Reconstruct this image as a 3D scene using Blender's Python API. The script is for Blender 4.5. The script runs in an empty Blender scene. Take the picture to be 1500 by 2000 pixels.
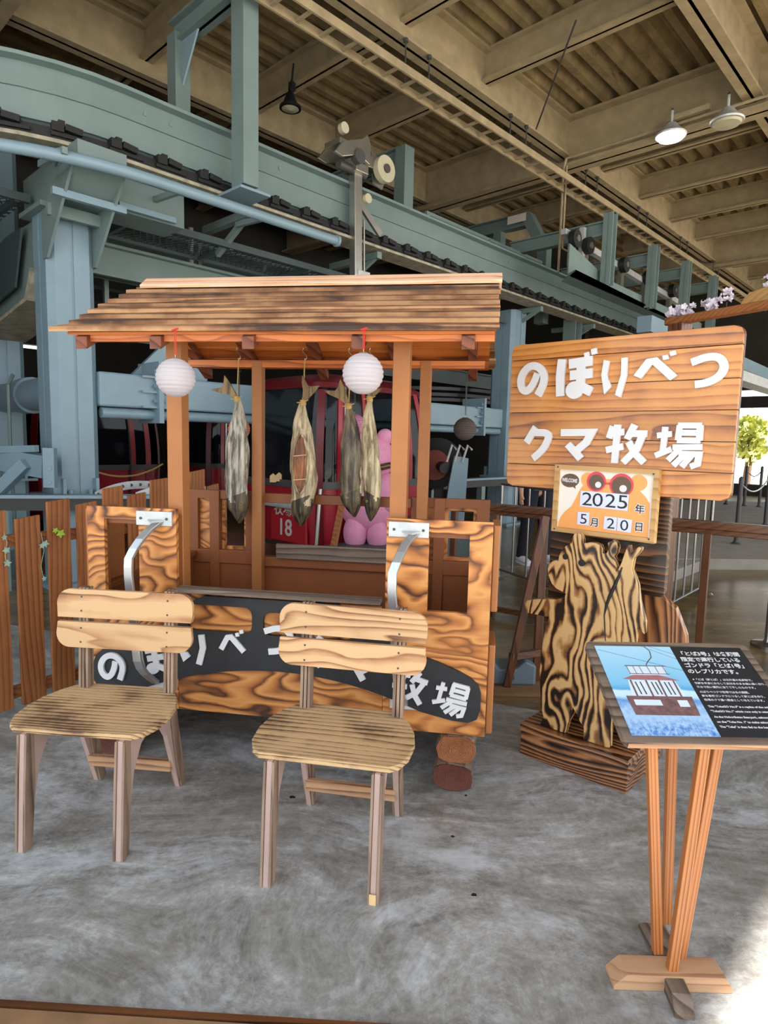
import bpy, bmesh, math, random
from mathutils import Vector as V3, Matrix, noise as mnoise
from mathutils.geometry import tessellate_polygon
sc = bpy.context.scene
COL = sc.collection
PI = math.pi
random.seed(7)

# ---------------------------------------------------------------- camera
F, HCAM = 1230.0, 1.45
PITCH, ROLL = math.radians(6.45), math.radians(1.34)
_f = V3((0, math.cos(PITCH), -math.sin(PITCH))); _r0 = V3((1, 0, 0)); _u0 = _r0.cross(_f)
_r = math.cos(ROLL)*_r0 + math.sin(ROLL)*_u0
_u = -math.sin(ROLL)*_r0 + math.cos(ROLL)*_u0
CAM = V3((0, 0, HCAM))
cd = bpy.data.cameras.new('camera'); cam = bpy.data.objects.new('camera', cd); COL.objects.link(cam)
cam.matrix_world = Matrix(((_r.x, _u.x, -_f.x, 0), (_r.y, _u.y, -_f.y, 0), (_r.z, _u.z, -_f.z, HCAM), (0, 0, 0, 1)))
cd.sensor_fit = 'VERTICAL'; cd.sensor_height = 36; cd.lens = 36*F/2000.0
cd.clip_start = 0.05; cd.clip_end = 200
sc.camera = cam
# ---------------------------------------------------------------- world, sun, exposure
w = bpy.data.worlds.new('world'); sc.world = w; w.use_nodes = True
wn = w.node_tree; wn.nodes.clear()
wo = wn.nodes.new('ShaderNodeOutputWorld'); bg = wn.nodes.new('ShaderNodeBackground')
tc = wn.nodes.new('ShaderNodeTexCoord'); sp = wn.nodes.new('ShaderNodeSeparateXYZ'); cr = wn.nodes.new('ShaderNodeValToRGB')
wn.links.new(tc.outputs['Generated'], sp.inputs[0]); wn.links.new(sp.outputs['Z'], cr.inputs[0])
cr.color_ramp.elements[0].position = 0.0; cr.color_ramp.elements[0].color = (1.0, 0.98, 0.95, 1)
cr.color_ramp.elements[1].position = 0.6; cr.color_ramp.elements[1].color = (0.74, 0.86, 1.0, 1)
wn.links.new(cr.outputs[0], bg.inputs[0]); wn.links.new(bg.outputs[0], wo.inputs[0])
bg.inputs[1].default_value = 2.3
sd = bpy.data.lights.new('sun', 'SUN'); sd.energy = 20; sd.angle = math.radians(0.8); sd.color = (1, 0.93, 0.82)
sun = bpy.data.objects.new('sun', sd); COL.objects.link(sun)
SUNV = V3((0.76*0.643, -0.65*0.643, 0.766)).normalized()
sun.rotation_euler = SUNV.to_track_quat('Z', 'Y').to_euler()
sun.location = (6, -6, 12)
sc.view_settings.view_transform = 'Standard'; sc.view_settings.look = 'None'
sc.view_settings.exposure = 0.15; sc.view_settings.gamma = 1; sc.view_settings.use_curve_mapping = False

# ---------------------------------------------------------------- measuring helpers (pixel of the 1500x2000 photograph -> point in the place)
def ray(px, py): return _f + _r*((px-750)/F) + _u*((1000-py)/F)
def gnd(px, py, z=0.0):
    d = ray(px, py); return CAM + d*((z-HCAM)/d.z)
def at(px, py, Y):
    d = ray(px, py); return CAM + d*(Y/d.y)
def onplane(px, py, p0, n):
    d = ray(px, py); return CAM + d*((V3(p0)-CAM).dot(n)/d.dot(n))
UU = V3((0.6864, 0.7272, 0)); VV = V3((-0.7272, 0.6864, 0))
def W(u, v, z=0.0): return UU*u + VV*v + V3((0, 0, z))
UANG = math.atan2(UU.y, UU.x)

# ---------------------------------------------------------------- mesh builder
class MB:
    def __init__(s): s.v = []; s.f = []
    def add(s, vs, fs):
        o = len(s.v); s.v += [V3(p) for p in vs]; s.f += [tuple(i+o for i in q) for q in fs]; return s
    def box(s, c, d, rz=0, m=None):
        vs = [V3((x*d[0]/2, y*d[1]/2, z*d[2]/2)) for x in (-1, 1) for y in (-1, 1) for z in (-1, 1)]
        R = m if m is not None else Matrix.Rotation(rz, 3, 'Z')
        return s.add([R @ p + V3(c) for p in vs], [(0, 1, 3, 2), (4, 6, 7, 5), (0, 4, 5, 1), (2, 3, 7, 6), (0, 2, 6, 4), (1, 5, 7, 3)])
    def bb(s, x0, x1, y0, y1, z0, z1): return s.box(((x0+x1)/2, (y0+y1)/2, (z0+z1)/2), (abs(x1-x0), abs(y1-y0), abs(z1-z0)))
    def bar(s, a, b, w, h, up=(0, 0, 1)):
        a = V3(a); b = V3(b); d = (b-a); L = d.length; d.normalize(); up = V3(up)
        if abs(d.dot(up)) > 0.98: up = V3((UU.x, UU.y, 0)) if abs(d.z) > .9 else V3((0, 0, 1))
        x = d.cross(up).normalized(); z = x.cross(d).normalized()
        m = Matrix((x, d, z)).transposed()
        return s.box((a+b)/2, (w, L, h), m=m)
    def ibar(s, a, b, w, h, t=0.02, up=(0, 0, 1), tw=None):
        a = V3(a); b = V3(b); d = (b-a).normalized(); up = V3(up)
        x = d.cross(up).normalized(); z = x.cross(d).normalized()
        s.bar(a, b, tw or t, h, up)
        s.bar(a+z*(h/2-t/2), b+z*(h/2-t/2), w, t, up); s.bar(a-z*(h/2-t/2), b-z*(h/2-t/2), w, t, up); return s
    def tube(s, pts, r, n=8, caps=True):
        pts = [V3(p) for p in pts]; rings = []
        rr = r if isinstance(r, (list, tuple)) else [r]*len(pts)
        prev = None
        for i, p in enumerate(pts):
            d = (pts[min(i+1, len(pts)-1)] - pts[max(i-1, 0)]).normalized()
            if prev is None:
                up = V3((0, 0, 1)) if abs(d.z) < .9 else V3((1, 0, 0)); x = d.cross(up).normalized()
            else: x = (prev - d*prev.dot(d)).normalized()
            prev = x; y = d.cross(x)
            rings.append([p + (x*math.cos(2*PI*k/n) + y*math.sin(2*PI*k/n))*rr[i] for k in range(n)])
        return s.loft(rings, caps)
    def loft(s, rings, caps=True, closed=True):
        n = len(rings[0]); o = len(s.v)
        for r in rings: s.v += [V3(p) for p in r]
        for i in range(len(rings)-1):
            for k in range(n if closed else n-1):
                a = o+i*n+k; b = o+i*n+(k+1) % n; s.f.append((a, b, b+n, a+n))
        if caps:
            s.f.append(tuple(o+k for k in range(n))[::-1]); s.f.append(tuple(o+(len(rings)-1)*n+k for k in range(n)))
        return s
    def lathe(s, prof, c=(0, 0, 0), n=24, m=None):
        c = V3(c); rings = []
        for (r, z) in prof: rings.append([c + (m @ V3((r*math.cos(2*PI*k/n), r*math.sin(2*PI*k/n), z)) if m is not None else V3((r*math.cos(2*PI*k/n), r*math.sin(2*PI*k/n), z))) for k in range(n)])
        return s.loft(rings, True)
    def prism(s, outer, t0, t1, fr, holes=()):
        # fr(a, b, t) -> 3D point
        loops = [list(outer)]+[list(h) for h in holes]
        flat = [p for L in loops for p in L]
        tris = tessellate_polygon([[V3((p[0], p[1], 0)) for p in L] for L in loops])
        o = len(s.v); n = len(flat)
        s.v += [V3(fr(p[0], p[1], t0)) for p in flat] + [V3(fr(p[0], p[1], t1)) for p in flat]
        for t in tris: s.f.append(tuple(o+i for i in t)); s.f.append(tuple(o+n+i for i in reversed(t)))
        b = o
        for L in loops:
            m = len(L)
            for k in range(m): s.f.append((b+k, b+(k+1) % m, b+n+(k+1) % m, b+n+k))
            b += m
        return s
    def build(s, name, mat, parent=None, smooth=False, bev=0, off=None):
        me = bpy.data.meshes.new(name)
        vs = s.v if off is None else [p-V3(off) for p in s.v]
        me.from_pydata([tuple(p) for p in vs], [], s.f)
        bm = bmesh.new(); bm.from_mesh(me); bmesh.ops.recalc_face_normals(bm, faces=bm.faces[:]); bm.to_mesh(me); bm.free()
        me.materials.append(mat)
        if smooth:
            for p in me.polygons: p.use_smooth = True
            try: me.set_sharp_from_angle(angle=math.radians(38))
            except Exception: pass
        o = bpy.data.objects.new(name, me); COL.objects.link(o)
        if parent is not None: o.parent = parent
        if bev:
            b = o.modifiers.new('bevel', 'BEVEL'); b.width = bev; b.segments = 2; b.limit_method = 'ANGLE'; b.angle_limit = math.radians(40)
        return o

def empty(name, loc=(0, 0, 0), rz=0.0):
    o = bpy.data.objects.new(name, None); COL.objects.link(o); o.location = loc; o.rotation_euler = (0, 0, rz); o.empty_display_size = .1
    return o
def tag(o, label=None, cat=None, group=None, kind=None):
    if label: o['label'] = label
    if cat: o['category'] = cat
    if group: o['group'] = group
    if kind: o['kind'] = kind
    return o
def thing(name, label, cat, loc=(0, 0, 0), rz=0.0, group=None): return tag(empty(name, loc, rz), label, cat, group)
def solo(mb, name, mat, label, cat, loc=None, group=None, **k):
    # one-mesh thing; mesh origin moved to loc
    if loc is None:
        xs = [p.x for p in mb.v]; ys = [p.y for p in mb.v]; zs = [p.z for p in mb.v]
        loc = ((min(xs)+max(xs))/2, (min(ys)+max(ys))/2, min(zs))
    o = mb.build(name, mat, None, off=loc, **k); o.location = loc
    return tag(o, label, cat, group)
def copy_tree(o, parent=None):
    c = o.copy(); COL.objects.link(c)
    if parent is not None: c.parent = parent
    for ch in list(o.children): copy_tree(ch, c)
    return c

# ---------------------------------------------------------------- materials
def srgb(r, g, b):
    f = lambda c: (c/255/12.92) if c/255 <= .04045 else ((c/255+.055)/1.055)**2.4
    return (f(r), f(g), f(b), 1)
def newmat(name):
    m = bpy.data.materials.new(name); m.use_nodes = True; nt = m.node_tree; nt.nodes.clear()
    out = nt.nodes.new('ShaderNodeOutputMaterial'); p = nt.nodes.new('ShaderNodeBsdfPrincipled'); nt.links.new(p.outputs[0], out.inputs[0])
    return m, nt, p
class NT:
    def __init__(s, nt): s.nt = nt
    def n(s, t, **k):
        x = s.nt.nodes.new('ShaderNode'+t)
        for a, b in k.items(): setattr(x, a, b)
        return x
    def l(s, a, b): s.nt.links.new(a, b)
    def math(s, op, a, b=None, c=None, clamp=False):
        x = s.n('Math', operation=op); x.use_clamp = clamp
        for i, q in enumerate((a, b, c)):
            if q is None: continue
            if isinstance(q, (int, float)): x.inputs[i].default_value = q
            else: s.l(q, x.inputs[i])
        return x.outputs[0]
    def noise(s, vec, scale, detail=3, rough=.55, dist=0):
        x = s.n('TexNoise'); x.inputs['Scale'].default_value = scale; x.inputs['Detail'].default_value = detail
        x.inputs['Roughness'].default_value = rough; x.inputs['Distortion'].default_value = dist; s.l(vec, x.inputs['Vector']); return x.outputs['Fac']
    def map(s, vec, scale=(1, 1, 1), rot=(0, 0, 0), loc=(0, 0, 0)):
        x = s.n('Mapping'); x.inputs['Scale'].default_value = scale; x.inputs['Rotation'].default_value = rot; x.inputs['Location'].default_value = loc
        s.l(vec, x.inputs['Vector']); return x.outputs[0]
    def ramp(s, fac, stops, interp='LINEAR'):
        x = s.n('ValToRGB'); e = x.color_ramp.elements; x.color_ramp.interpolation = interp
        while len(e) < len(stops): e.new(.5)
        for i, (p, c) in enumerate(stops): e[i].position = p; e[i].color = c if len(c) == 4 else (*c, 1)
        s.l(fac, x.inputs[0]); return x.outputs[0]
    def mix(s, fac, a, b, mode='MIX'):
        x = s.n('MixRGB', blend_type=mode)
        for i, q in enumerate((fac, a, b)):
            if isinstance(q, (int, float)): x.inputs[i].default_value = q
            elif isinstance(q, tuple): x.inputs[i].default_value = q
            else: s.l(q, x.inputs[i])
        return x.outputs[0]
    def bump(s, h, strength=.3, dist=.01):
        x = s.n('Bump'); x.inputs['Strength'].default_value = strength; x.inputs['Distance'].default_value = dist; s.l(h, x.inputs['Height']); return x.outputs[0]

def plain(name, col, rough=.5, metal=0, bump=0, var=.12, vs=6, spec=None):
    m, nt, p = newmat(name); N = NT(nt); tcn = N.n('TexCoord')
    f = N.noise(tcn.outputs['Object'], vs, 4)
    c = N.ramp(f, [(.3, tuple(x*(1-var) for x in col[:3])), (.7, tuple(min(1, x*(1+var)) for x in col[:3]))])
    N.l(c, p.inputs['Base Color']); p.inputs['Roughness'].default_value = rough; p.inputs['Metallic'].default_value = metal
    if bump: N.l(N.bump(N.noise(tcn.outputs['Object'], vs*8, 3), bump, .004), p.inputs['Normal'])
    return m

def wood(name, light, mid, dark, axis='x', K=5.0, freq=14.0, S=2.2, along=.25, fiber=.25, rough=.5, bump=.35, dist=.004, knots=.5, contrast=(.15, .5, .85), grime=.25, coat=0.0, gscale=3.0, pw=2.2, sharp=.9, rt=.12):
    m, nt, p = newmat(name); N = NT(nt); tcn = N.n('TexCoord'); oi = N.n('ObjectInfo')
    add = N.n('VectorMath', operation='MULTIPLY_ADD'); N.l(tcn.outputs['Object'], add.inputs[0]); add.inputs[1].default_value = (1, 1, 1)
    cmb = N.n('CombineXYZ'); rr = N.math('MULTIPLY', oi.outputs['Random'], 17.0); N.l(rr, cmb.inputs[0]); N.l(rr, cmb.inputs[1]); N.l(rr, cmb.inputs[2]); N.l(cmb.outputs[0], add.inputs[2])
    co = add.outputs[0]
    ai = 'xyz'.index(axis)
    sc1 = [1, 1, 1]; sc1[ai] = along
    v = N.map(co, tuple(sc1))
    n1 = N.noise(v, S, 3.5, .5, .35)
    amp = N.noise(v, S*1.7, 3, .6)
    jit = N.noise(N.map(co, tuple(sc1)), 9, 3, .6)
    vor = N.n('TexVoronoi'); vor.inputs['Scale'].default_value = 1.0
    sk = [2.6, 2.6, 2.6]; sk[ai] = 1.9
    N.l(N.map(co, tuple(sk)), vor.inputs['Vector'])
    kd = N.math('SUBTRACT', 1.0, N.math('DIVIDE', vor.outputs['Distance'], .30), clamp=True)
    kd2 = N.math('POWER', kd, 2.0)
    sep = N.n('SeparateXYZ'); N.l(co, sep.inputs[0])
    oth = [i for i in range(3) if i != ai]
    acr = N.math('ADD', sep.outputs[oth[1]], N.math('MULTIPLY', sep.outputs[oth[0]], .6))
    t = N.math('ADD', N.math('MULTIPLY', n1, K), N.math('MULTIPLY', acr, freq))
    t = N.math('ADD', t, N.math('MULTIPLY', kd2, 2.2*knots))
    t = N.math('ADD', t, N.math('MULTIPLY', jit, .9))
    fr_ = N.math('FRACT', t)
    rise = N.math('POWER', N.math('DIVIDE', fr_, sharp, clamp=True), pw)
    fall = N.math('DIVIDE', N.math('SUBTRACT', 1.0, fr_), 1-sharp, clamp=True)
    dk = N.math('MULTIPLY', N.math('MINIMUM', rise, fall), N.math('ADD', .25, N.math('MULTIPLY', amp, 1.4)), clamp=True)
    s_ = N.math('SUBTRACT', 1.0, dk)
    sf = [90, 90, 90]; sf[ai] = 2.5
    fb = N.noise(N.map(co, tuple(sf)), 1.0, 2, .6)
    g = N.noise(co, gscale, 5, .6)
    fac = N.math('ADD', N.math('MULTIPLY', s_, 1-fiber), N.math('MULTIPLY', fb, fiber))
    fac = N.math('ADD', fac, N.math('MULTIPLY', N.math('SUBTRACT', g, .5), grime*2))
    c = N.ramp(fac, [(contrast[0], dark), (contrast[1], mid), (contrast[2], light)])
    rv = N.math('FRACT', N.math('MULTIPLY', oi.outputs['Random'], 7.31)); tint = N.math('ADD', 1-rt, N.math('MULTIPLY', rv, rt*1.3))
    tn = N.n('CombineXYZ'); [N.l(tint, tn.inputs[i_]) for i_ in range(3)]
    c = N.mix(1.0, c, tn.outputs[0], 'MULTIPLY')
    core = N.math('POWER', kd, 7.0)
    c = N.mix(N.math('MULTIPLY', core, min(1, knots*1.7), clamp=True), c, tuple(x*.35 for x in dark[:3])+(1,))
    N.l(c, p.inputs['Base Color']); p.inputs['Roughness'].default_value = rough
    if coat:
        p.inputs['Coat Weight'].default_value = coat; p.inputs['Coat Roughness'].default_value = .25
    N.l(N.bump(fac, bump, dist), p.inputs['Normal'])
    return m

M = {}
def axes(key, **k):
    for a in 'xyz': M[key+'_'+a] = wood(key+' '+a, axis=a, **k)
axes('ply', light=srgb(216, 150, 82), mid=srgb(184, 112, 50), dark=srgb(70, 34, 14), K=34, freq=8, S=1.7, along=.42, fiber=.2, bump=.6, dist=.003, knots=.5, contrast=(.08, .48, .88), grime=.22, rough=.5, coat=.12, pw=1.2, sharp=.72)
axes('burnt', light=srgb(210, 172, 116), mid=srgb(150, 102, 56), dark=srgb(24, 14, 10), K=36, freq=16, S=1.9, along=.30, fiber=.14, bump=.5, dist=.003, knots=1.4, contrast=(.30, .50, .68), grime=.8, rough=.36, coat=.3, pw=1.0, sharp=.6, gscale=5)
axes('charred', light=srgb(128, 86, 48), mid=srgb(54, 32, 19), dark=srgb(16, 10, 7), K=18, freq=32, S=1.7, along=.14, fiber=.25, bump=.5, dist=.003, knots=.3, contrast=(.2, .6, 1.0), grime=.4, rough=.38, coat=.35, pw=1.4)
axes('plinth', light=srgb(182, 126, 80), mid=srgb(112, 66, 38), dark=srgb(22, 13, 8), K=30, freq=34, S=1.6, along=.16, fiber=.2, bump=.5, dist=.003, knots=.5, contrast=(.15, .5, .9), grime=.45, rough=.33, coat=.4, pw=1.2, sharp=.7)
axes('sign', light=srgb(204, 140, 70), mid=srgb(178, 108, 48), dark=srgb(104, 56, 24), K=12, freq=28, S=1.4, along=.16, fiber=.45, bump=.12, dist=.001, knots=.9, contrast=(.0, .4, .85), grime=.8, rough=.33, coat=.35, pw=2.2)
axes('roofb', light=srgb(184, 140, 98), mid=srgb(134, 90, 58), dark=srgb(62, 43, 35), K=7, freq=22, S=1.8, along=.09, fiber=.5, bump=.5, dist=.003, knots=.2, contrast=(.2, .52, .86), grime=1.2, rough=.75, gscale=2.6, rt=.25)
axes('ridge', light=srgb(238, 196, 166), mid=srgb(220, 166, 122), dark=srgb(140, 92, 64), K=5, freq=22, S=1.8, along=.16, fiber=.4, bump=.3, dist=.002, knots=.5, contrast=(.05, .35, .75), grime=.6, rough=.7)
axes('under', light=srgb(206, 120, 56), mid=srgb(178, 94, 40), dark=srgb(108, 52, 20), K=9, freq=24, S=1.6, along=.18, fiber=.3, bump=.12, dist=.001, knots=.5, contrast=(.0, .4, .85), grime=.3, rough=.45)
axes('chair', light=srgb(212, 172, 126), mid=srgb(184, 134, 90), dark=srgb(98, 62, 42), K=26, freq=16, S=1.6, along=.2, fiber=.25, bump=.25, dist=.002, knots=.9, contrast=(.05, .36, .72), grime=.4, rough=.6, pw=1.8)
axes('chairseat', light=srgb(206, 172, 126), mid=srgb(168, 132, 94), dark=srgb(84, 62, 46), K=13, freq=64, S=1.7, along=.09, fiber=.4, bump=.9, dist=.004, knots=.12, contrast=(.18, .46, .76), grime=1.1, rough=.75, gscale=5)
axes('chairleg', light=srgb(160, 136, 116), mid=srgb(132, 108, 90), dark=srgb(86, 68, 56), K=5, freq=20, S=2, along=.2, fiber=.45, bump=.2, dist=.001, knots=.1, contrast=(.1, .5, .9), grime=.7, rough=.7)
axes('picket', light=srgb(170, 108, 60), mid=srgb(142, 84, 42), dark=srgb(98, 56, 28), K=9, freq=30, S=1.4, along=.16, fiber=.4, bump=.15, dist=.001, knots=.6, contrast=(.0, .4, .85), grime=0.5, rough=.6)
axes('stand', light=srgb(188, 122, 68), mid=srgb(160, 92, 46), dark=srgb(106, 56, 28), K=2, freq=170, S=1.2, along=.06, fiber=.3, bump=.2, dist=.001, knots=.0, contrast=(.0, .4, .85), grime=.15, rough=.5)
axes('rafterend', light=srgb(128, 70, 44), mid=srgb(108, 56, 34), dark=srgb(70, 36, 22), K=3, freq=20, S=2, along=.3, fiber=.3, knots=.1, rough=.6)
axes('rough', light=srgb(200, 158, 120), mid=srgb(172, 126, 92), dark=srgb(100, 70, 52), K=5, freq=34, S=1.8, along=.16, fiber=.4, bump=.5, dist=.003, knots=.3, contrast=(.05, .4, .8), grime=.5, rough=.8)
axes('greywood', light=srgb(140, 122, 106), mid=srgb(106, 88, 75), dark=srgb(60, 48, 40), K=8, freq=30, S=2, along=.18, fiber=.45, bump=.3, dist=.002, knots=.2, contrast=(.1, .5, .9), grime=.4, rough=.75)
axes('rail', light=srgb(112, 68, 38), mid=srgb(84, 48, 26), dark=srgb(46, 26, 15), K=4, freq=26, S=1.6, along=.15, fiber=.35, bump=.12, dist=.001, knots=.25, contrast=(.0, .4, .85), grime=.3, rough=.35, coat=.4)
axes('frame', light=srgb(198, 156, 100), mid=srgb(180, 138, 84), dark=srgb(148, 108, 62), K=3, freq=22, S=1.6, along=.15, fiber=.4, bump=.08, dist=.001, knots=0, contrast=(.0, .4, .85), grime=.2, rough=.5)
M['brown'] = plain('brown paint', srgb(134, 75, 36), .5, var=.06, bump=.05)
M['brownpost'] = plain('brown post paint', srgb(164, 104, 54), .5, var=.07, bump=.05)
def log_mat(name, a, b):
    m, nt, p = newmat(name); N = NT(nt); tcn = N.n('TexCoord'); co = tcn.outputs['Object']
    sub = N.n('VectorMath', operation='SUBTRACT'); N.l(co, sub.inputs[0]); sub.inputs[1].default_value = (.012, 0, .05)
    mp = N.map(sub.outputs[0], (1, 0, 1.2)); ln = N.n('VectorMath', operation='LENGTH'); N.l(mp, ln.inputs[0])
    t = N.math('ADD', N.math('MULTIPLY', ln.outputs['Value'], 150), N.math('MULTIPLY', N.noise(co, 18, 4, .6), 5))
    s_ = N.math('POWER', N.math('FRACT', t), 1.5); f = N.math('ADD', N.math('MULTIPLY', s_, .5), N.math('MULTIPLY', N.noise(co, 26, 6, .7), .6))
    N.l(N.ramp(f, [(.25, a), (.75, b)]), p.inputs['Base Color']); p.inputs['Roughness'].default_value = .75
    N.l(N.bump(f, .8, .004), p.inputs['Normal']); return m
M['logend'] = log_mat('ringed log end', srgb(176, 112, 66), srgb(92, 46, 26))
M['logend2'] = log_mat('dark reddish log end', srgb(122, 66, 50), srgb(64, 34, 28))
M['black'] = plain('black board', srgb(32, 34, 38), .55, var=.2, vs=20, bump=.1)
M['white'] = plain('white letter paint', srgb(216, 217, 220), .45, var=.03)
M['alu'] = plain('aluminium', srgb(190, 194, 198), .33, metal=.75, var=.08)
M['galv'] = plain('galvanised plate', srgb(196, 200, 202), .5, metal=.35, var=.12, vs=14)
M['steelblue'] = plain('blue grey paint', srgb(118, 137, 136), .45, var=.07, bump=.06, vs=3)
M['bluecol'] = plain('blue column paint', srgb(130, 156, 170), .38, var=.06, bump=.05, vs=3)
M['darkblue'] = plain('dark blue grey paint', srgb(66, 80, 82), .5, var=.1, vs=3)
M['rust'] = plain('pale edge paint with rust', srgb(164, 158, 138), .6, var=.35, vs=9)
M['rubber'] = plain('black rubber', srgb(24, 24, 26), .6, var=.2)
M['blk'] = plain('black metal', srgb(22, 24, 28), .4, var=.2)
M['beam'] = plain('sprayed beige beam', srgb(160, 144, 114), .9, var=.16, vs=5, bump=.8)
M['steel'] = plain('bright steel', srgb(178, 176, 168), .3, metal=.85, var=.1)
M['pole'] = plain('stainless', srgb(150, 150, 148), .22, metal=.9, var=.1)
M['red'] = plain('gondola red', srgb(150, 26, 40), .3, var=.05)
M['maroon'] = plain('gondola maroon', srgb(96, 14, 26), .3, var=.05)
M['plate18'] = plain('red plate', srgb(166, 30, 40), .5, var=.05)
M['greyletter'] = plain('pale grey letter', srgb(196, 186, 180), .5, var=.03)
M['pink'] = plain('pink plush', srgb(226, 150, 184), .95, var=.06, vs=20, bump=.4)
M['orangel'] = plain('orange paper', srgb(206, 128, 84), .8, var=.05)
M['pinkl'] = plain('pink paper', srgb(206, 138, 178), .8, var=.05)
M['greyl'] = plain('dark grey paper', srgb(76, 68, 66), .8, var=.05)
M['redcord'] = plain('red cord', srgb(206, 40, 34), .6, var=.05)
M['twine'] = plain('straw twine', srgb(196, 162, 98), .85, var=.15, vs=60)
M['navy'] = plain('navy trousers', srgb(24, 26, 40), .9, var=.1)
M['shirt'] = plain('grey shirt', srgb(96, 98, 104), .9, var=.1)
M['skin'] = plain('skin', srgb(200, 150, 122), .6, var=.05)
M['hair'] = plain('black hair', srgb(24, 20, 18), .6, var=.1)
M['shoe'] = plain('white shoe leather', srgb(222, 222, 222), .5, var=.03)
M['blossom'] = plain('pale pink blossom', srgb(236, 228, 244), .8, var=.06, vs=30)
M['leaf'] = plain('green leaf', srgb(150, 188, 60), .6, var=.2, vs=20)
M['paleleaf'] = plain('pale ivy leaf', srgb(150, 176, 160), .6, var=.2, vs=20)
M['weight'] = plain('blue grey plastic weight', srgb(108, 124, 134), .5, var=.05)
M['chipply'] = plain('plywood base', srgb(140, 106, 74), .7, var=.2, vs=8)
M['tanply'] = plain('plywood pale edge', srgb(212, 178, 128), .7, var=.2, vs=8)
M['pinkply'] = plain('pinkish plywood side', srgb(186, 158, 148), .7, var=.08, vs=5)
M['cream'] = plain('cream paper', srgb(232, 226, 216), .5, var=.02)
M['orange'] = plain('orange print', srgb(238, 164, 92), .5, var=.02)
M['peachred'] = plain('red print', srgb(214, 66, 84), .5, var=.02)
M['brownprint'] = plain('brown print', srgb(96, 76, 60), .5, var=.02)
M['card'] = plain('pale blue number card', srgb(208, 216, 240), .5, var=.02)
M['ink'] = plain('black ink', srgb(20, 20, 26), .5, var=.02)
M['gascan'] = plain('dark grey casing', srgb(70, 70, 70), .5, var=.1)
M['siding'] = plain('dark wall siding', srgb(52, 50, 46), .85, var=.2, vs=2)
M['concrete2'] = plain('pale concrete', srgb(150, 144, 134), .85, var=.12, vs=4, bump=.3)
M['outdoor'] = plain('outdoor paving', srgb(176, 172, 164), .9, var=.1, vs=1)
M['tree'] = plain('tree foliage', srgb(170, 176, 84), .8, var=.4, vs=6)
M['trunk'] = plain('tree trunk', srgb(90, 70, 52), .9, var=.2)
M['reddisc'] = plain('brownish red disc', srgb(140, 74, 60), .6, var=.2)
M['paper'] = None
def lantern_mat(name, col):
    m, nt, p = newmat(name); N = NT(nt)
    p.inputs['Base Color'].default_value = col; p.inputs['Roughness'].default_value = .7
    tr = N.n('BsdfTranslucent'); tr.inputs[0].default_value = col; mx = N.n('MixShader'); mx.inputs[0].default_value = .45
    N.l(p.outputs[0], mx.inputs[1]); N.l(tr.outputs[0], mx.inputs[2])
    N.l(mx.outputs[0], [n for n in nt.nodes if n.type == 'OUTPUT_MATERIAL'][0].inputs[0]); return m
M['paper'] = lantern_mat('white lantern paper', srgb(222, 216, 220))
def glass_mat(name, col, mixf=.45):
    m, nt, p = newmat(name); N = NT(nt)
    p.inputs['Base Color'].default_value = col; p.inputs['Roughness'].default_value = .05
    tr = N.n('BsdfTransparent'); tr.inputs[0].default_value = (.5, .52, .55, 1); mx = N.n('MixShader'); mx.inputs[0].default_value = mixf
    N.l(p.outputs[0], mx.inputs[1]); N.l(tr.outputs[0], mx.inputs[2])
    N.l(mx.outputs[0], [n for n in nt.nodes if n.type == 'OUTPUT_MATERIAL'][0].inputs[0]); return m
M['glass'] = glass_mat('smoked glass', (.012, .014, .018, 1), .5)
def emit_mat(name, col, s):
    m, nt, p = newmat(name); p.inputs['Base Color'].default_value = col; p.inputs['Emission Color'].default_value = col; p.inputs['Emission Strength'].default_value = s; return m
M['lamp_on'] = emit_mat('lit lamp face', (1, .95, .85, 1), 22)
M['lampoff'] = plain('lamp lens', srgb(190, 186, 160), .3, var=.05)

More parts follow.
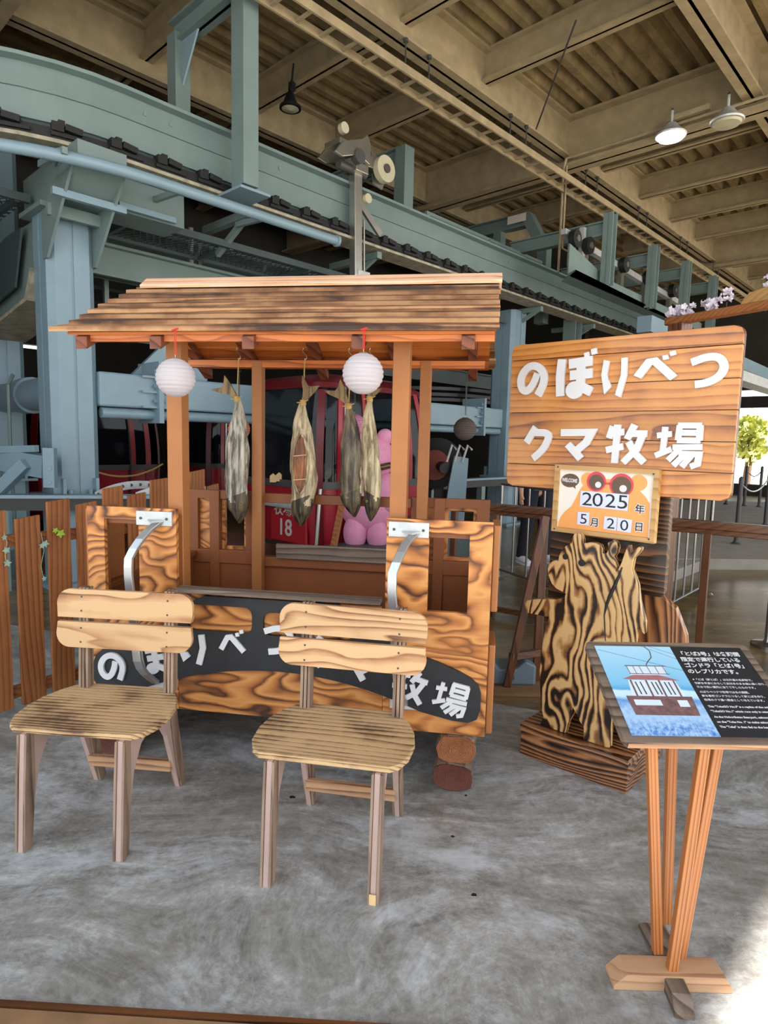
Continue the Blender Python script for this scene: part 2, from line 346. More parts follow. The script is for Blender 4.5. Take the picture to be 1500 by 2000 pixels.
def floor_mat():
    m, nt, p = newmat('swirled concrete'); N = NT(nt); tcn = N.n('TexCoord'); co = tcn.outputs['Object']
    # slow warp so the trowel streaks curl
    wv = N.n('TexNoise'); wv.inputs['Scale'].default_value = .55; wv.inputs['Detail'].default_value = 2; N.l(co, wv.inputs['Vector'])
    ad = N.n('VectorMath', operation='MULTIPLY_ADD'); N.l(wv.outputs['Color'], ad.inputs[0]); ad.inputs[1].default_value = (1.6, 1.6, 0); N.l(co, ad.inputs[2])
    wc = ad.outputs[0]
    streak = N.noise(N.map(wc, (1.2, 5, 1), (0, 0, math.radians(-50))), 1.8, 9, .72)
    patch = N.noise(wc, 1.1, 7, .66, .5)
    fine = N.noise(co, 34, 9, .8)
    mid = N.noise(co, 7, 8, .75, .8)
    a = N.math('ADD', N.math('MULTIPLY', streak, .42), N.math('MULTIPLY', patch, .16))
    a = N.math('ADD', a, N.math('MULTIPLY', fine, .24)); a = N.math('ADD', a, N.math('MULTIPLY', mid, .18))
    c = N.ramp(a, [(.38, srgb(84, 82, 77)), (.46, srgb(130, 128, 123)), (.53, srgb(160, 159, 155)), (.61, srgb(206, 207, 207))])
    bl = N.noise(N.map(wc, (1, 1.8, 1), (0, 0, .7), (3.3, 1.2, 0)), 1.0, 9, .74, .3)
    bf = N.ramp(N.math('ADD', N.math('MULTIPLY', bl, .8), N.math('MULTIPLY', mid, .2)), [(.50, (0, 0, 0)), (.59, (1, 1, 1))])
    c = N.mix(N.math('MULTIPLY', bf, .62), c, srgb(206, 212, 220))
    vn = N.noise(wc, 9, 7, .75, 1.2)
    vf = N.math('SUBTRACT', 1.0, N.math('MULTIPLY', N.math('ABSOLUTE', N.math('SUBTRACT', vn, .5)), 28), clamp=True)
    c = N.mix(N.math('MULTIPLY', vf, .22), c, srgb(204, 206, 206))
    bp = N.ramp(N.noise(co, 2.3, 6, .65), [(.48, (0, 0, 0)), (.62, (1, 1, 1))])
    c = N.mix(N.math('MULTIPLY', bp, .45), c, srgb(104, 98, 86))
    N.l(c, p.inputs['Base Color'])
    r = N.math('ADD', .32, N.math('MULTIPLY', fine, .3)); N.l(r, p.inputs['Roughness'])
    N.l(N.bump(a, .25, .01), p.inputs['Normal'])
    return m
M['floor'] = floor_mat()
def ochre_mat():
    m, nt, p = newmat('ochre coated floor'); N = NT(nt); tcn = N.n('TexCoord'); co = tcn.outputs['Object']
    a = N.noise(N.map(co, (1, 3, 1), (0, 0, .8)), 1.2, 6, .65)
    c = N.ramp(a, [(.35, srgb(88, 70, 40)), (.55, srgb(124, 102, 62)), (.7, srgb(150, 128, 84))])
    N.l(c, p.inputs['Base Color']); p.inputs['Roughness'].default_value = .24
    return m
M['ochre'] = ochre_mat()
def ceil_mat():
    m, nt, p = newmat('corrugated roof deck'); N = NT(nt); tcn = N.n('TexCoord'); co = tcn.outputs['Object']
    a = N.noise(co, 3, 6, .7)
    c = N.ramp(a, [(.3, srgb(110, 94, 66)), (.7, srgb(158, 138, 100))])
    st = N.noise(N.map(co, (.5, 5, 1)), 1.1, 5, .7, .3)
    sf = N.ramp(st, [(.62, (0, 0, 0)), (.67, (1, 1, 1))])
    c = N.mix(N.math('MULTIPLY', sf, .85), c, srgb(62, 40, 24))
    N.l(c, p.inputs['Base Color']); p.inputs['Roughness'].default_value = .9
    N.l(N.bump(N.noise(co, 60, 3), .4, .01), p.inputs['Normal'])
    return m
M['ceil'] = ceil_mat()
def fish_mat(name, skin_l, skin_d):
    m, nt, p = newmat(name); N = NT(nt); tcn = N.n('TexCoord'); co = tcn.outputs['Object']
    a = N.noise(N.map(co, (46, 46, 4)), 1, 5, .65, .6); b = N.noise(N.map(co, (9, 9, 3)), 1.0, 4, .6, .5)
    f = N.math('ADD', N.math('MULTIPLY', a, .55), N.math('MULTIPLY', b, .45))
    c = N.ramp(f, [(.42, skin_d), (.5, tuple((x+y)/2 for x, y in zip(skin_d, skin_l))), (.57, skin_l)])
    N.l(c, p.inputs['Base Color']); p.inputs['Roughness'].default_value = .42
    N.l(N.bump(f, .9, .008), p.inputs['Normal']); return m
M['fish1'] = fish_mat('dried silver skin', srgb(206, 200, 184), srgb(84, 76, 62))
M['fish2'] = fish_mat('dried cream skin', srgb(222, 206, 168), srgb(122, 104, 74))
M['fish3'] = fish_mat('dried dark skin', srgb(140, 126, 100), srgb(58, 50, 40))
M['fishhead'] = fish_mat('dried fish head', srgb(112, 98, 72), srgb(32, 28, 24))
M['fishmeat'] = fish_mat('dried salmon flesh', srgb(196, 122, 66), srgb(98, 50, 26))
M['fishtail'] = fish_mat('dried tail fin', srgb(150, 124, 76), srgb(62, 50, 34))
def photo_mat():
    m, nt, p = newmat('printed winter picture'); N = NT(nt); tcn = N.n('TexCoord'); g = tcn.outputs['Generated']
    sep = N.n('SeparateXYZ'); N.l(g, sep.inputs[0]); y = sep.outputs[1]
    hill = N.math('ADD', y, N.math('MULTIPLY', N.noise(N.map(g, (1, 0, 0)), 2.2, 2), -.12))
    c = N.ramp(hill, [(0, srgb(70, 128, 200)), (.12, srgb(160, 196, 232)), (.3, srgb(96, 150, 212)), (.34, srgb(196, 226, 244)), (.40, srgb(206, 232, 248)), (.42, srgb(92, 166, 216)), (.48, srgb(128, 192, 228)), (1, srgb(178, 220, 242))])
    sn = N.noise(g, 22, 6, .7); mk = N.ramp(y, [(.28, (1, 1, 1)), (.36, (0, 0, 0))])
    c = N.mix(N.math('MULTIPLY', mk, N.ramp(sn, [(.4, (0, 0, 0)), (.6, (1, 1, 1))])), c, srgb(176, 206, 240))
    N.l(c, p.inputs['Base Color']); p.inputs['Roughness'].default_value = .3; return m
M['photo'] = photo_mat()
M['sketch'] = plain('printed wood strokes', srgb(120, 92, 92), .4, var=.3, vs=60)
M['sketchw'] = plain('printed pale panel', srgb(214, 228, 240), .4, var=.05)
M['sketchr'] = plain('printed red roof', srgb(166, 110, 112), .4, var=.2, vs=50)
# ================================================================ SETTING
def struct(name, mb, mat, **k): return tag(mb.build(name, mat, None, **k), kind='structure')
def slab(pts, z0, z1):
    mb = MB(); mb.prism([(p[0], p[1]) for p in pts], z0, z1, lambda a, b, t: (a, b, t)); return mb
B0 = V3((0.35, 3.50)); B1 = V3((1.90, 2.94))           # seam between grey slab and ochre coating
bd = (B1-B0)
seamL = B0 - bd*6; seamR = B1 + bd*4
struct('floor', slab([(-9, -4), (9, -4), (seamR.x, seamR.y), (seamL.x, seamL.y)], -.2, 0), M['floor'])
inner = [(seamL.x, seamL.y), (seamR.x, seamR.y), (16, 6), (26, 26), (-14, 26), (-12, 6)]
struct('floor_inner', slab(inner, -.2, 0), M['ochre'])
struct('ground_outside', slab([(-60, -60), (70, -60), (70, 80), (-60, 80)], -.4, -.22), M['outdoor'])
# threshold strip at the camera's feet
a = V3((-1.6, 1.476, 0)); b = V3((.30, 1.395, 0)); dd = (b-a).normalized(); nn = V3((dd.y, -dd.x, 0))
mb = MB(); mb.bar(a+V3((0, 0, .006)), b+V3((0, 0, .006)), .014, .010); struct('trim_1', mb, M['rail_x'])
mb = MB(); mb.bar(a+nn*.20+V3((0, 0, .004)), b+nn*.20+V3((0, 0, .004)), .37, .010); struct('trim_2', mb, M['chipply'])

# corrugated roof deck, ribs along U
ZC = 6.62
U0, U1, V0, V1 = -2.2, 23.0, -5.35, 13.0
mb = MB(); prof = []; v = V0
while v < V1:
    prof += [(v, ZC+.15), (v+.10, ZC+.15), (v+.14, ZC), (v+.24, ZC), (v+.28, ZC+.15)]; v += .28
ra = [W(U0, a, b) for a, b in prof]; rb = [W(U1, a, b) for a, b in prof]
top = ZC+.2
mb.loft([ra, rb], caps=False, closed=False)
mb.loft([[W(U0, V0, top), W(U0, V1, top)], [W(U1, V0, top), W(U1, V1, top)]], caps=False, closed=False)
ce = struct('ceiling', mb, M['ceil'], off=W(0, 0, 0))
# make grain follow ribs: rotate object frame so that its x axis is U
R = Matrix.Rotation(UANG, 4, 'Z'); ce.data.transform(R.inverted()); ce.matrix_world = R

# far walls (dark siding with openings)
def wall_strip(mb, f, s0, s1, z0, z1, holes):
    # rectangles around holes; holes = (s0,s1,z0,z1) sorted by s
    mb.prism([(s0, z0), (s1, z0), (s1, z1), (s0, z1)], 0, .2, f, holes=[[(h[0], h[2]), (h[1], h[2]), (h[1], h[3]), (h[0], h[3])] for h in holes])
lh = [(4.0, 4.4, 3.68, 3.98), (3.72, 3.92, 3.3, 3.5), (4.12, 4.5, 3.3, 3.52), (3.7, 4.6, 2.96, 3.04), (5.15, 5.38, 3.72, 3.98), (14, 15, 5.0, 5.7), (16, 17.5, 5.0, 5.7)]
mb = MB(); wall_strip(mb, lambda a, b, t: W(a, 12.7+t, b), -2.2, 23, 0, ZC, lh); struct('wall_left', mb, M['siding'])
eh = [(.3, 6.0, 0.35, 2.75), (-3.5, 0.1, 0.35, 2.75), (1.2, 3.0, 3.15, 3.35), (3.2, 5.8, 3.1, 3.3)]
mb = MB(); wall_strip(mb, lambda a, b, t: W(22.4+t, a, b), -5.2, 12.7, 0, ZC, [h for h in eh]); struct('wall_back', mb, M['siding'])
mb = MB(); mb.prism([(7.2, 0), (12.7, 0), (12.7, ZC), (7.2, ZC)], 0, .2, lambda a, b, t: W(14.5+t, a, b)); struct('wall_station', mb, M['siding'])
mb = MB(); mb.prism([(5.0, 0), (12.7, 0), (12.7, ZC), (5.0, ZC)], 0, .2, lambda a, b, t: W(-2.2+t, a, b)); struct('wall_front', mb, M['siding'])

# ================================================================ ROOF STEEL
ORD = ['nearest', 'second', 'third', 'fourth', 'fifth', 'sixth', 'seventh', 'eighth', 'ninth', 'tenth']
for i, (vv, z0) in enumerate([(-2.6, 6.0), (0.02, 6.0), (2.62, 6.0), (5.32, 6.0), (8.3, 6.0), (11.2, 6.0)]):
    mb = MB(); mb.ibar(W(U0+.1, vv, (z0+ZC)/2-.0), W(14.3 if vv > 7 else 22.3, vv, (z0+ZC)/2), .24, ZC-z0, .035)
    if i >= 2:
        for u in ([9.62] if i != 3 else [2.3, 9.62]):   # bolted splice studs are part of the beam
            pass
    solo(mb, 'roof_beam', M['beam'], ['beige roof beam far to the right of the lamps, outside the near edge', 'beige roof beam running lengthwise right of the lit lamp', 'beige roof beam crossing the top right corner of the photo', 'beige roof beam running just above the ladder-like cable tray', 'beige roof beam running above the curved blue track', 'beige roof beam farthest to the left, over the dark back of the hall'][i], 'beam', group=None)
def seg_v(u, va, vb, z0, wdt, hgt, t=.03):
    mb = MB(); mb.ibar(W(u, va, z0+hgt/2), W(u, vb, z0+hgt/2), wdt, hgt, t); return mb
for i, u in enumerate((2.3, 9.75, 17.2)):
    solo(seg_v(u, V0+(1.2 if u < 3 else .1), 12.6 if u < 14 else 7.0, 5.86, .34, ZC-5.86, .04), 'roof_girder', M['beam'], ['deep beige cross girder nearest the camera, above the curved end of the track', 'deep beige cross girder that carries the two round lamps', 'deep beige cross girder at the far end of the hall'][i], 'girder')
pu = [.7, 4.12, 5.78, 7.4, 11.0, 12.65, 14.3, 15.9, 18.8, 20.4]
for i, u in enumerate(pu):
    solo(seg_v(u, V0+.1, 12.6 if u < 14 else 7.0, 6.22, .18, ZC-6.22, .03), 'roof_purlin', M['beam'], 'slim beige cross purlin under the corrugated roof, %s from the camera' % ORD[i], 'purlin', group='purlins under the corrugated roof')

# ladder-like cable tray on hanger rods
mb = MB(); zt = 5.45; vt = 5.06
for dv in (-.13, .13): mb.bar(W(2.5, vt+dv, zt), W(21, vt+dv, zt), .025, .09)
u = 2.6
while u < 21: mb.bar(W(u, vt-.13, zt-.02), W(u, vt+.13, zt-.02), .03, .025); u += .3
tr = thing('cable_tray', 'grey ladder-shaped cable tray hung below the roof beam', 'cable tray', W(2.5, vt, zt))
mb.build('tray', M['beam'], tr, off=W(2.5, vt, zt))
for u in (3.4, 5.7, 7.9, 10.2, 12.4, 14.7, 17):
    for du in (0, .42):
        q = MB(); q.tube([W(u+du, vt+.15, zt), W(u+du, (vt+.15), 6.0)], .01, 6); q.tube([W(u+du, vt+.15, 5.96), W(u+du, (vt+.15), 6.0)], .028, 8)
        q.build('hanger_rod', M['rail_x'] if False else M['gascan'], tr, off=W(2.5, vt, zt))
# thin sway rods across the ceiling
for i, (p, q, la) in enumerate([((1125, 40), (1035, 285), 'thin round sway brace crossing the roof bay between tray and girder'), ((1140, 8), (1180, 0), None)]):
    if la:
        a = gnd(*p, 6.2); b = gnd(*q, 6.0); mb = MB(); mb.tube([a, b], .012, 6); solo(mb, 'sway_brace', M['gascan'], la, 'brace rod')
# conduit + lamps on the girder
mb = MB(); mb.tube([W(9.5, 5.2, 5.93), W(9.5, -3, 5.93)], .02, 8)
mb.tube([W(9.5, 5.2, 5.93), W(9.5, 5.24, 5.8), W(9.5, 5.24, 4.2)], .02, 8)
mb.tube([W(9.45, 5.16, 5.8), W(9.45, 5.16, 4.55), W(9.45, 5.0, 4.45)], .016, 8)
solo(mb, 'cable_conduit', M['beam'], 'thin grey conduit along the girder, dropping down beside the tray', 'conduit')
def lamp(px, py, u, lit, label):
    n = UU; p = onplane(px, py, W(u, 0, 0), n)
    t = thing('ceiling_lamp', label, 'lamp', (p.x, p.y, p.z))
    q = MB(); q.lathe([(.02, .32), (.02, .16), (.07, .15), (.12, .08), (.21, .0), (.2, -.02), (.0, -.02)], (0, 0, 0), 28); q.build('lamp_shade', M['galv'], t, smooth=True)
    q = MB(); q.lathe([(0, -.02), (.18, -.025), (.16, -.05), (0, -.06)], (0, 0, 0), 28); q.build('lamp_lens', M['lamp_on'] if lit else M['lampoff'], t, smooth=True)
    q = MB(); q.tube([(0, 0, .3), (0, 0, max(.35, 5.93-p.z))], .015, 8); q.build('stem', M['gascan'], t)
    return t
lamp(1310, 264, 9.42, True, 'round high-bay lamp, lit and glaring white, under the girder')
lamp(1420, 236, 9.42, False, 'round high-bay lamp, unlit, to the right of the glaring one')
mb = MB(); q0 = onplane(1345, 222, W(9.5, 0, 0), UU); mb.bar(q0-VV*.28, q0+VV*.28, .07, .07); solo(mb, 'ballast_box', M['beam'], 'long grey ballast box mounted by the lit lamp', 'ballast box')
p = gnd(567, 205, 5.75)
t = thing('flood_lamp', 'dark round flood lamp hung under a purlin above the track', 'lamp', (p.x, p.y, p.z))
q = MB(); q.lathe([(.03, .16), (.06, .12), (.1, .0), (.14, -.02), (.14, -.05), (.0, -.05)], n=24); q.build('lamp_shade', M['blk'], t, smooth=True)
q = MB(); q.lathe([(0, -.05), (.11, -.052), (.0, -.07)], n=24); q.build('lamp_lens', M['lampoff'], t, smooth=True)
q = MB(); q.tube([(0, 0, .14), (0.04, 0, .5)], .012, 6); q.lathe([(0, .14), (.05, .18), (.05, .26), (0, .3)], (0.02, 0, 0), 12); q.build('bracket', M['blk'], t)

# ================================================================ COLUMNS
def column(u, v, wd, zt, label, cat='column', groove=True):
    o = W(u, v, 0); t = thing('station_column', label, cat, o, UANG)
    c = wd*.14; h = wd/2
    pts = [(-h+c, -h), (-.012, -h), (-.012, -h+.01), (.012, -h+.01), (.012, -h), (h-c, -h), (h, -h+c), (h, -.012), (h-.01, -.012), (h-.01, .012), (h, .012), (h, h-c), (h-c, h), (-h+c, h), (-h, h-c), (-h, .012), (-h+.01, .012), (-h+.01, -.012), (-h, -.012), (-h, -h+c)]
    mb = MB(); mb.prism(pts, 0, zt, lambda a, b, q: (a, b, q)); mb.build('shaft', M['bluecol'], t)
    mb = MB(); mb.box((0, 0, .86), (wd+.14, wd+.14, .03)); mb.box((0, 0, .02), (wd+.2, wd+.2, .04))
    for sx in (-1, 1):
        for sy in (-1, 1):
            mb.box((sx*(h-.06), sy*(h+.03), .95), (.03, .06, .16)); mb.lathe([(0, 0), (.02, 0), (.02, .05), (0, .05)], (sx*(h-.12), sy*(h+.04), .875), 6)
    mb.build('base_plate', M['bluecol'], t)
    return t
cA = column(2.35, 6.42, .42, 3.42, 'blue-grey chamfered steel column, nearest one, left of the cart roof')
cB = column(2.5, 8.95, .42, 5.86, 'blue-grey chamfered steel column at the left edge of the photo')
cC = column(9.8, 6.3, .46, 3.75, 'blue-grey steel column between the cart roof and the big sign')
q = MB(); q.box((0, 0, 3.44), (.56, .56, .04)); q.box((0, -.34, 3.38), (.5, .05, .1)); q.build('cap_plate', M['steelblue'], cA)
mb = MB(); mb.ibar(W(11.55, 6.0, 0), W(11.55, 6.0, 3.85), .26, .26, .02, up=UU); solo(mb, 'steel_post', M['steelblue'], 'short blue-grey post below the track, behind the top left corner of the sign', 'post')

# big horizontal box beam between the columns with bolted joints
bz, bh = 1.885, .33
t = thing('station_beam', 'thick light blue box beam running behind the cart at eye height', 'beam', W(2.6, 6.35, 1.7))
O_ = W(2.6, 6.35, 1.7)
mb = MB(); mb.bar(W(2.56, 6.35, bz), W(9.57, 6.35, bz), .3, bh); mb.build('box', M['bluecol'], t, off=O_, bev=.02)
mb = MB(); mb.tube([W(2.6, 6.28, 1.66), W(9.55, 6.28, 1.66)], .055, 12); mb.build('lower_pipe', M['bluecol'], t, off=O_, smooth=True)
for u in (3.15, 8.9):
    mb = MB(); mb.box(W(u, 6.35, bz), (.05, .46, .62), UANG)
    for dz in (-.15, 0, .15): mb.box(W(u, 6.17, bz+dz), (.36, .03, .02), UANG); mb.tube([W(u-.06, 6.16, bz+dz+.06), W(u+.06, 6.16, bz+dz+.06)], .018, 6)
    mb.build('joint_flange', M['bluecol'], t, off=O_)
mb = MB(); mb.prism([(3.0, 2.05), (3.9, 2.05), (3.9, 2.5), (3.45, 2.5)], 6.5, 6.56, lambda a, b, q: W(a, q, b)); solo(mb, 'gusset_plate', M['bluecol'], 'sloped light blue gusset plate standing on the box beam, seen under the roof eave', 'plate')
# left beam stub behind column A towards column B
t = thing('cross_pipe', 'short fat blue cross pipe joining the two left columns', 'pipe', W(2.4, 7.6, 1.7))
mb = MB(); mb.tube([W(2.42, 6.63, 1.86), W(2.47, 8.74, 1.86)], .17, 20); mb.build('pipe', M['bluecol'], t, off=W(2.4, 7.6, 1.7), smooth=True)
mb = MB(); mb.tube([W(2.45, 7.7, 1.86), W(2.46, 8.0, 1.86)], .2, 20); mb.build('sleeve', M['bluecol'], t, off=W(2.4, 7.6, 1.7), smooth=True)
mb = MB(); mb.tube([W(2.2, 7.5, 2.05), W(2.18, 7.6, 1.95), W(2.18, 7.62, 1.2), W(2.2, 7.62, .0)], .02, 8); solo(mb, 'drain_hose', M['steelblue'], 'thin grey hose hanging from the cross pipe between the left columns', 'hose', smooth=True)
# bolted bracket frame at lower left
t = thing('brace_frame', 'light blue bolted brace frame at the left edge behind the picket fence', 'brace', W(2.0, 7.2, .5))
O_ = W(2.0, 7.2, .5)
mb = MB(); mb.bar(at(96, 912, 5.7), at(0, 895, 5.9), .16, .2); mb.build('arm', M['bluecol'], t, off=O_)
mb = MB(); mb.bar(at(52, 905, 5.66), at(-20, 975, 5.7), .1, .1); mb.build('diagonal', M['bluecol'], t, off=O_)
mb = MB(); mb.bar(at(97, 875, 5.6), at(99, 952, 5.6), .1, .06, up=(0, 1, 0)); mb.bar(at(-2, 878, 5.8), at(72, 876, 5.7), .05, .06)
for yy in (885, 915, 942): mb.tube([at(97, yy, 5.56), at(97, yy, 5.62)], .016, 6)
mb.build('bolt_plate', M['bluecol'], t, off=O_)

# ================================================================ TRACK (curved running beam with tyre chain)
TR, TU, TV = 2.0, 2.65, 5.80
def tpath(s, off=0.0):      # s along track from the bend: s<0 -> bend, s>0 straight ; off = towards -V
    if s >= 0: return W(TU+s, TV-off)
    a = -s/TR; cu, cv = TU, TV+TR
    return W(cu-math.sin(a)*(TR+off), cv-math.cos(a)*(TR+off))
ss = [-TR*PI*k/24 for k in range(24, 0, -1)]+[x*.6 for x in range(0, 26)]
TO = W(TU, TV, 3.8)
track = thing('conveyor_track', 'pale green-blue curved overhead gondola track with black drive blocks', 'track', TO)
def sweep(sect):   # sect: (off, z)
    mb = MB(); rings = [[tpath(s, o)+V3((0, 0, z)) for o, z in sect] for s in ss]; mb.loft(rings, True); return mb
sweep([(.13, 4.42), (.13, 4.45), (-.13, 4.45), (-.13, 4.42)]).build('top_flange', M['steelblue'], track, off=TO)
sweep([(.03, 4.0), (.03, 4.42), (-.03, 4.42), (-.03, 4.0)]).build('web', M['steelblue'], track, off=TO)
sweep([(.05, 4.22), (.03, 4.42), (.026, 4.42), (.026, 4.22)]).build('stiffener', M['steelblue'], track, off=TO)
sweep([(.17, 3.80), (.17, 3.83), (-.15, 3.83), (-.15, 3.80)]).build('bottom_flange', M['rust'], track, off=TO)
sweep([(.0, 3.83), (.0, 4.0), (-.06, 4.0), (-.06, 3.83)]).build('lower_web', M['darkblue'], track, off=TO)
sweep([(.12, 3.832), (.12, 3.93), (.03, 3.93), (.03, 3.832)]).build('chain', M['rubber'], track, off=TO)
s = -4.2
k = 0
while s < 14.5 and k < 95:
    p = tpath(s, .12); d = (tpath(s+.01, .12)-tpath(s-.01, .12)).normalized(); ang = math.atan2(d.y, d.x)
    mb = MB(); c = p+V3((0, 0, 3.93)); R3 = Matrix.Rotation(ang, 3, 'Z')
    mb.box(c, (.13, .11, .05), m=R3 @ Matrix.Rotation(.12, 3, 'Y')); mb.box(c-d*.12+V3((0, 0, .0)), (.09, .09, .07), m=R3); mb.box(c-d*.09+V3((0, 0, .045)), (.05, .06, .03), m=R3); mb.box(c-d*.02+V3((0, 0, -.05)), (.3, .04, .03), m=R3)
    mb.build('drive_block', M['rubber'], track, off=TO); s += .42; k += 1
mb = MB()
for s in (.2, .45, 1.7, 6.2, 6.5, 9.5): mb.tube([tpath(s, .02)+V3((0, 0, 4.32)), tpath(s, .05)+V3((0, 0, 4.32))], .022, 6)
mb.build('bolt', M['steelblue'], track, off=TO)
# cross brackets below the track
for i, s in enumerate((-.5, 1.3, 3.2, 5.2, 7.2, 9.2, 11.2)):
    mb = MB(); p = tpath(s, -.35)+V3((0, 0, 3.6)); mb.bar(tpath(s, .1)+V3((0, 0, 3.75)), tpath(s, -.8)+V3((0, 0, 3.75)), .08, .08); mb.bar(tpath(s, .05)+V3((0, 0, 3.75)), tpath(s, -.55)+V3((0, 0, 3.45)), .05, .06)
    mb.build('cross_bracket', M['steelblue'], track, off=TO)

# guide pipe in front and below the track
PO = W(TU, 5.33, 3.5); pts = []
for k in range(14, 0, -1):
    a = k*.10; cu, cv = 2.7, 5.33+2.3; pts.append(W(cu-math.sin(a)*2.3, cv-math.cos(a)*2.3, 3.60))
for x in (0, .6, 1.2, 1.7, 2.1): pts.append(W(2.7+x, 5.33, 3.60))
gp = thing('guide_pipe', 'smooth light blue guide pipe curving below the track', 'pipe', PO)
q = MB(); q.tube(pts, .048, 14); q.build('pipe', M['bluecol'], gp, off=PO, smooth=True)
q = MB(); q.tube([W(4.78, 5.33, 3.60), W(4.81, 5.33, 3.60)], .062, 14); q.build('end_ring', M['bluecol'], gp, off=PO, smooth=True)
for s in (2.0, 3.0, 3.9):
    q = MB(); q.bar(W(s, 5.36, 3.62), W(s, 5.9, 3.66), .04, .05); q.build('stay', M['steelblue'], gp, off=PO)

# column head bracket: box arm and gussets from column A up to the track
t = thing('column_bracket', 'boxy grey-blue bracket arm on top of the nearest column, holding the track', 'bracket', W(2.35, 6.4, 3.46))
O_ = W(2.35, 6.4, 3.46)
mb = MB(); mb.prism([(5.5, 3.80), (5.5, 3.66), (5.85, 3.46), (6.8, 3.46), (6.8, 3.80)], 2.15, 2.55, lambda a, b, q: W(q, a, b)); mb.build('box_arm', M['steelblue'], t, off=O_)
mb = MB(); mb.bar(W(2.6, 6.1, 3.62), W(3.3, 6.1, 3.62), .4, .3); mb.build('side_arm', M['steelblue'], t, off=O_)
mb = MB(); mb.box(W(2.35, 5.78, 3.44), (.62, .05, .06), UANG); mb.box(W(2.9, 5.84, 3.5), (.55, .04, .05), UANG); mb.build('lip_plate', M['bluecol'], t, off=O_)
mb = MB()
for du in (-.21, .21): mb.prism([(5.55, 3.66), (6.3, 3.46), (6.3, 3.0), (6.2, 3.0)], 2.35+du-.012, 2.35+du+.012, lambda a, b, q: W(q, a, b))
mb.build('gusset', M['steelblue'], t, off=O_)
# inclined box arm left of column A
t = thing('knee_arm', 'bent grey-blue box arm sloping down left of the nearest column', 'bracket', W(2.2, 7.0, 2.6))
O_ = W(2.2, 7.0, 2.6)
mb = MB(); mb.prism([(6.55, 3.42), (6.55, 2.95), (6.75, 2.75), (8.3, 2.55), (8.6, 2.75), (8.6, 3.25), (7.1, 3.42)], 2.18, 2.52, lambda a, b, q: W(q, a, b)); mb.build('arm', M['steelblue'], t, off=O_)
mb = MB(); mb.prism([(6.62, 2.98), (6.8, 2.73), (8.3, 2.53), (8.3, 2.50), (6.74, 2.70), (6.55, 2.92)], 2.12, 2.58, lambda a, b, q: W(q, a, b)); mb.build('edge_flange', M['rust'], t, off=O_)
mb = MB(); mb.prism([(6.75, 3.36), (7.0, 2.85), (8.2, 2.70), (8.4, 3.2), (7.2, 3.36)], 2.10, 2.12, lambda a, b, q: W(q, a, b)); mb.build('cover_plate', M['darkblue'], t, off=O_)

# service walkway of expanded mesh and its beams
def mesh_deck(u0, u1, v0, v1, z, label):
    t = thing('mesh_walkway', label, 'walkway', W(u0, v0, z)); O_ = W(u0, v0, z)
    mb = MB(); st = .07; wv = v1-v0; x = u0
    while x < u1:
        for s_ in (1, -1):
            a = W(x, v0 if s_ > 0 else v1, z); e = min(x+wv*.5, u1); f = (e-x)/(wv*.5); vb = v0+wv*f if s_ > 0 else v1-wv*f
            mb.bar(a, W(e, vb, z), .012, .006)
        x += st
    mb.build('mesh', M['darkblue'], t, off=O_)
    mb = MB(); mb.bar(W(u0, v0, z), W(u1, v0, z), .05, .07); mb.bar(W(u0, v1, z), W(u1, v1, z), .05, .07)
    x = u0
    while x <= u1: mb.bar(W(x, v0, z-.02), W(x, v1, z-.02), .04, .05); x += 1.1
    mb.build('edge_frame', M['darkblue'], t, off=O_)
mesh_deck(2.9, 9.4, 6.15, 6.85, 3.52, 'expanded-mesh service walkway under the straight track')
mesh_deck(.9, 2.1, 6.5, 8.3, 3.55, 'expanded-mesh service walkway inside the bend, top left')
solo(MB().ibar(W(2.6, 7.05, 3.3), W(14, 7.05, 3.3), .2, .34, .03), 'walkway_beam', M['steelblue'], 'grey-blue beam carrying the service walkway behind the track', 'beam')
solo(MB().ibar(W(2.9, 7.9, 2.75), W(14, 7.9, 2.75), .18, .3, .03), 'machine_beam', M['darkblue'], 'dark grey-blue lower beam behind the column, above the parked cabins', 'beam')
solo(MB().bar(W(2.8, 8.6, 3.9), W(14, 8.6, 3.9), .15, .2), 'return_beam', M['darkblue'], 'dark beam of the return track at the back', 'beam')
t = thing('walkway_railing', 'thin grey-blue railing along the walkway behind the cart roof', 'railing', W(3, 7.5, 3.3))
O_ = W(3, 7.5, 3.3)
for u in (3.2, 4.4, 5.4, 6.6, 7.8): MB().bar(W(u, 7.5, 2.75), W(u, 7.5, 3.9), .05, .05).build('upright', M['steelblue'], t, off=O_)
for z in (3.5, 3.88): MB().bar(W(3, 7.5, z), W(9, 7.5, z), .04, .04).build('rail', M['steelblue'], t, off=O_)
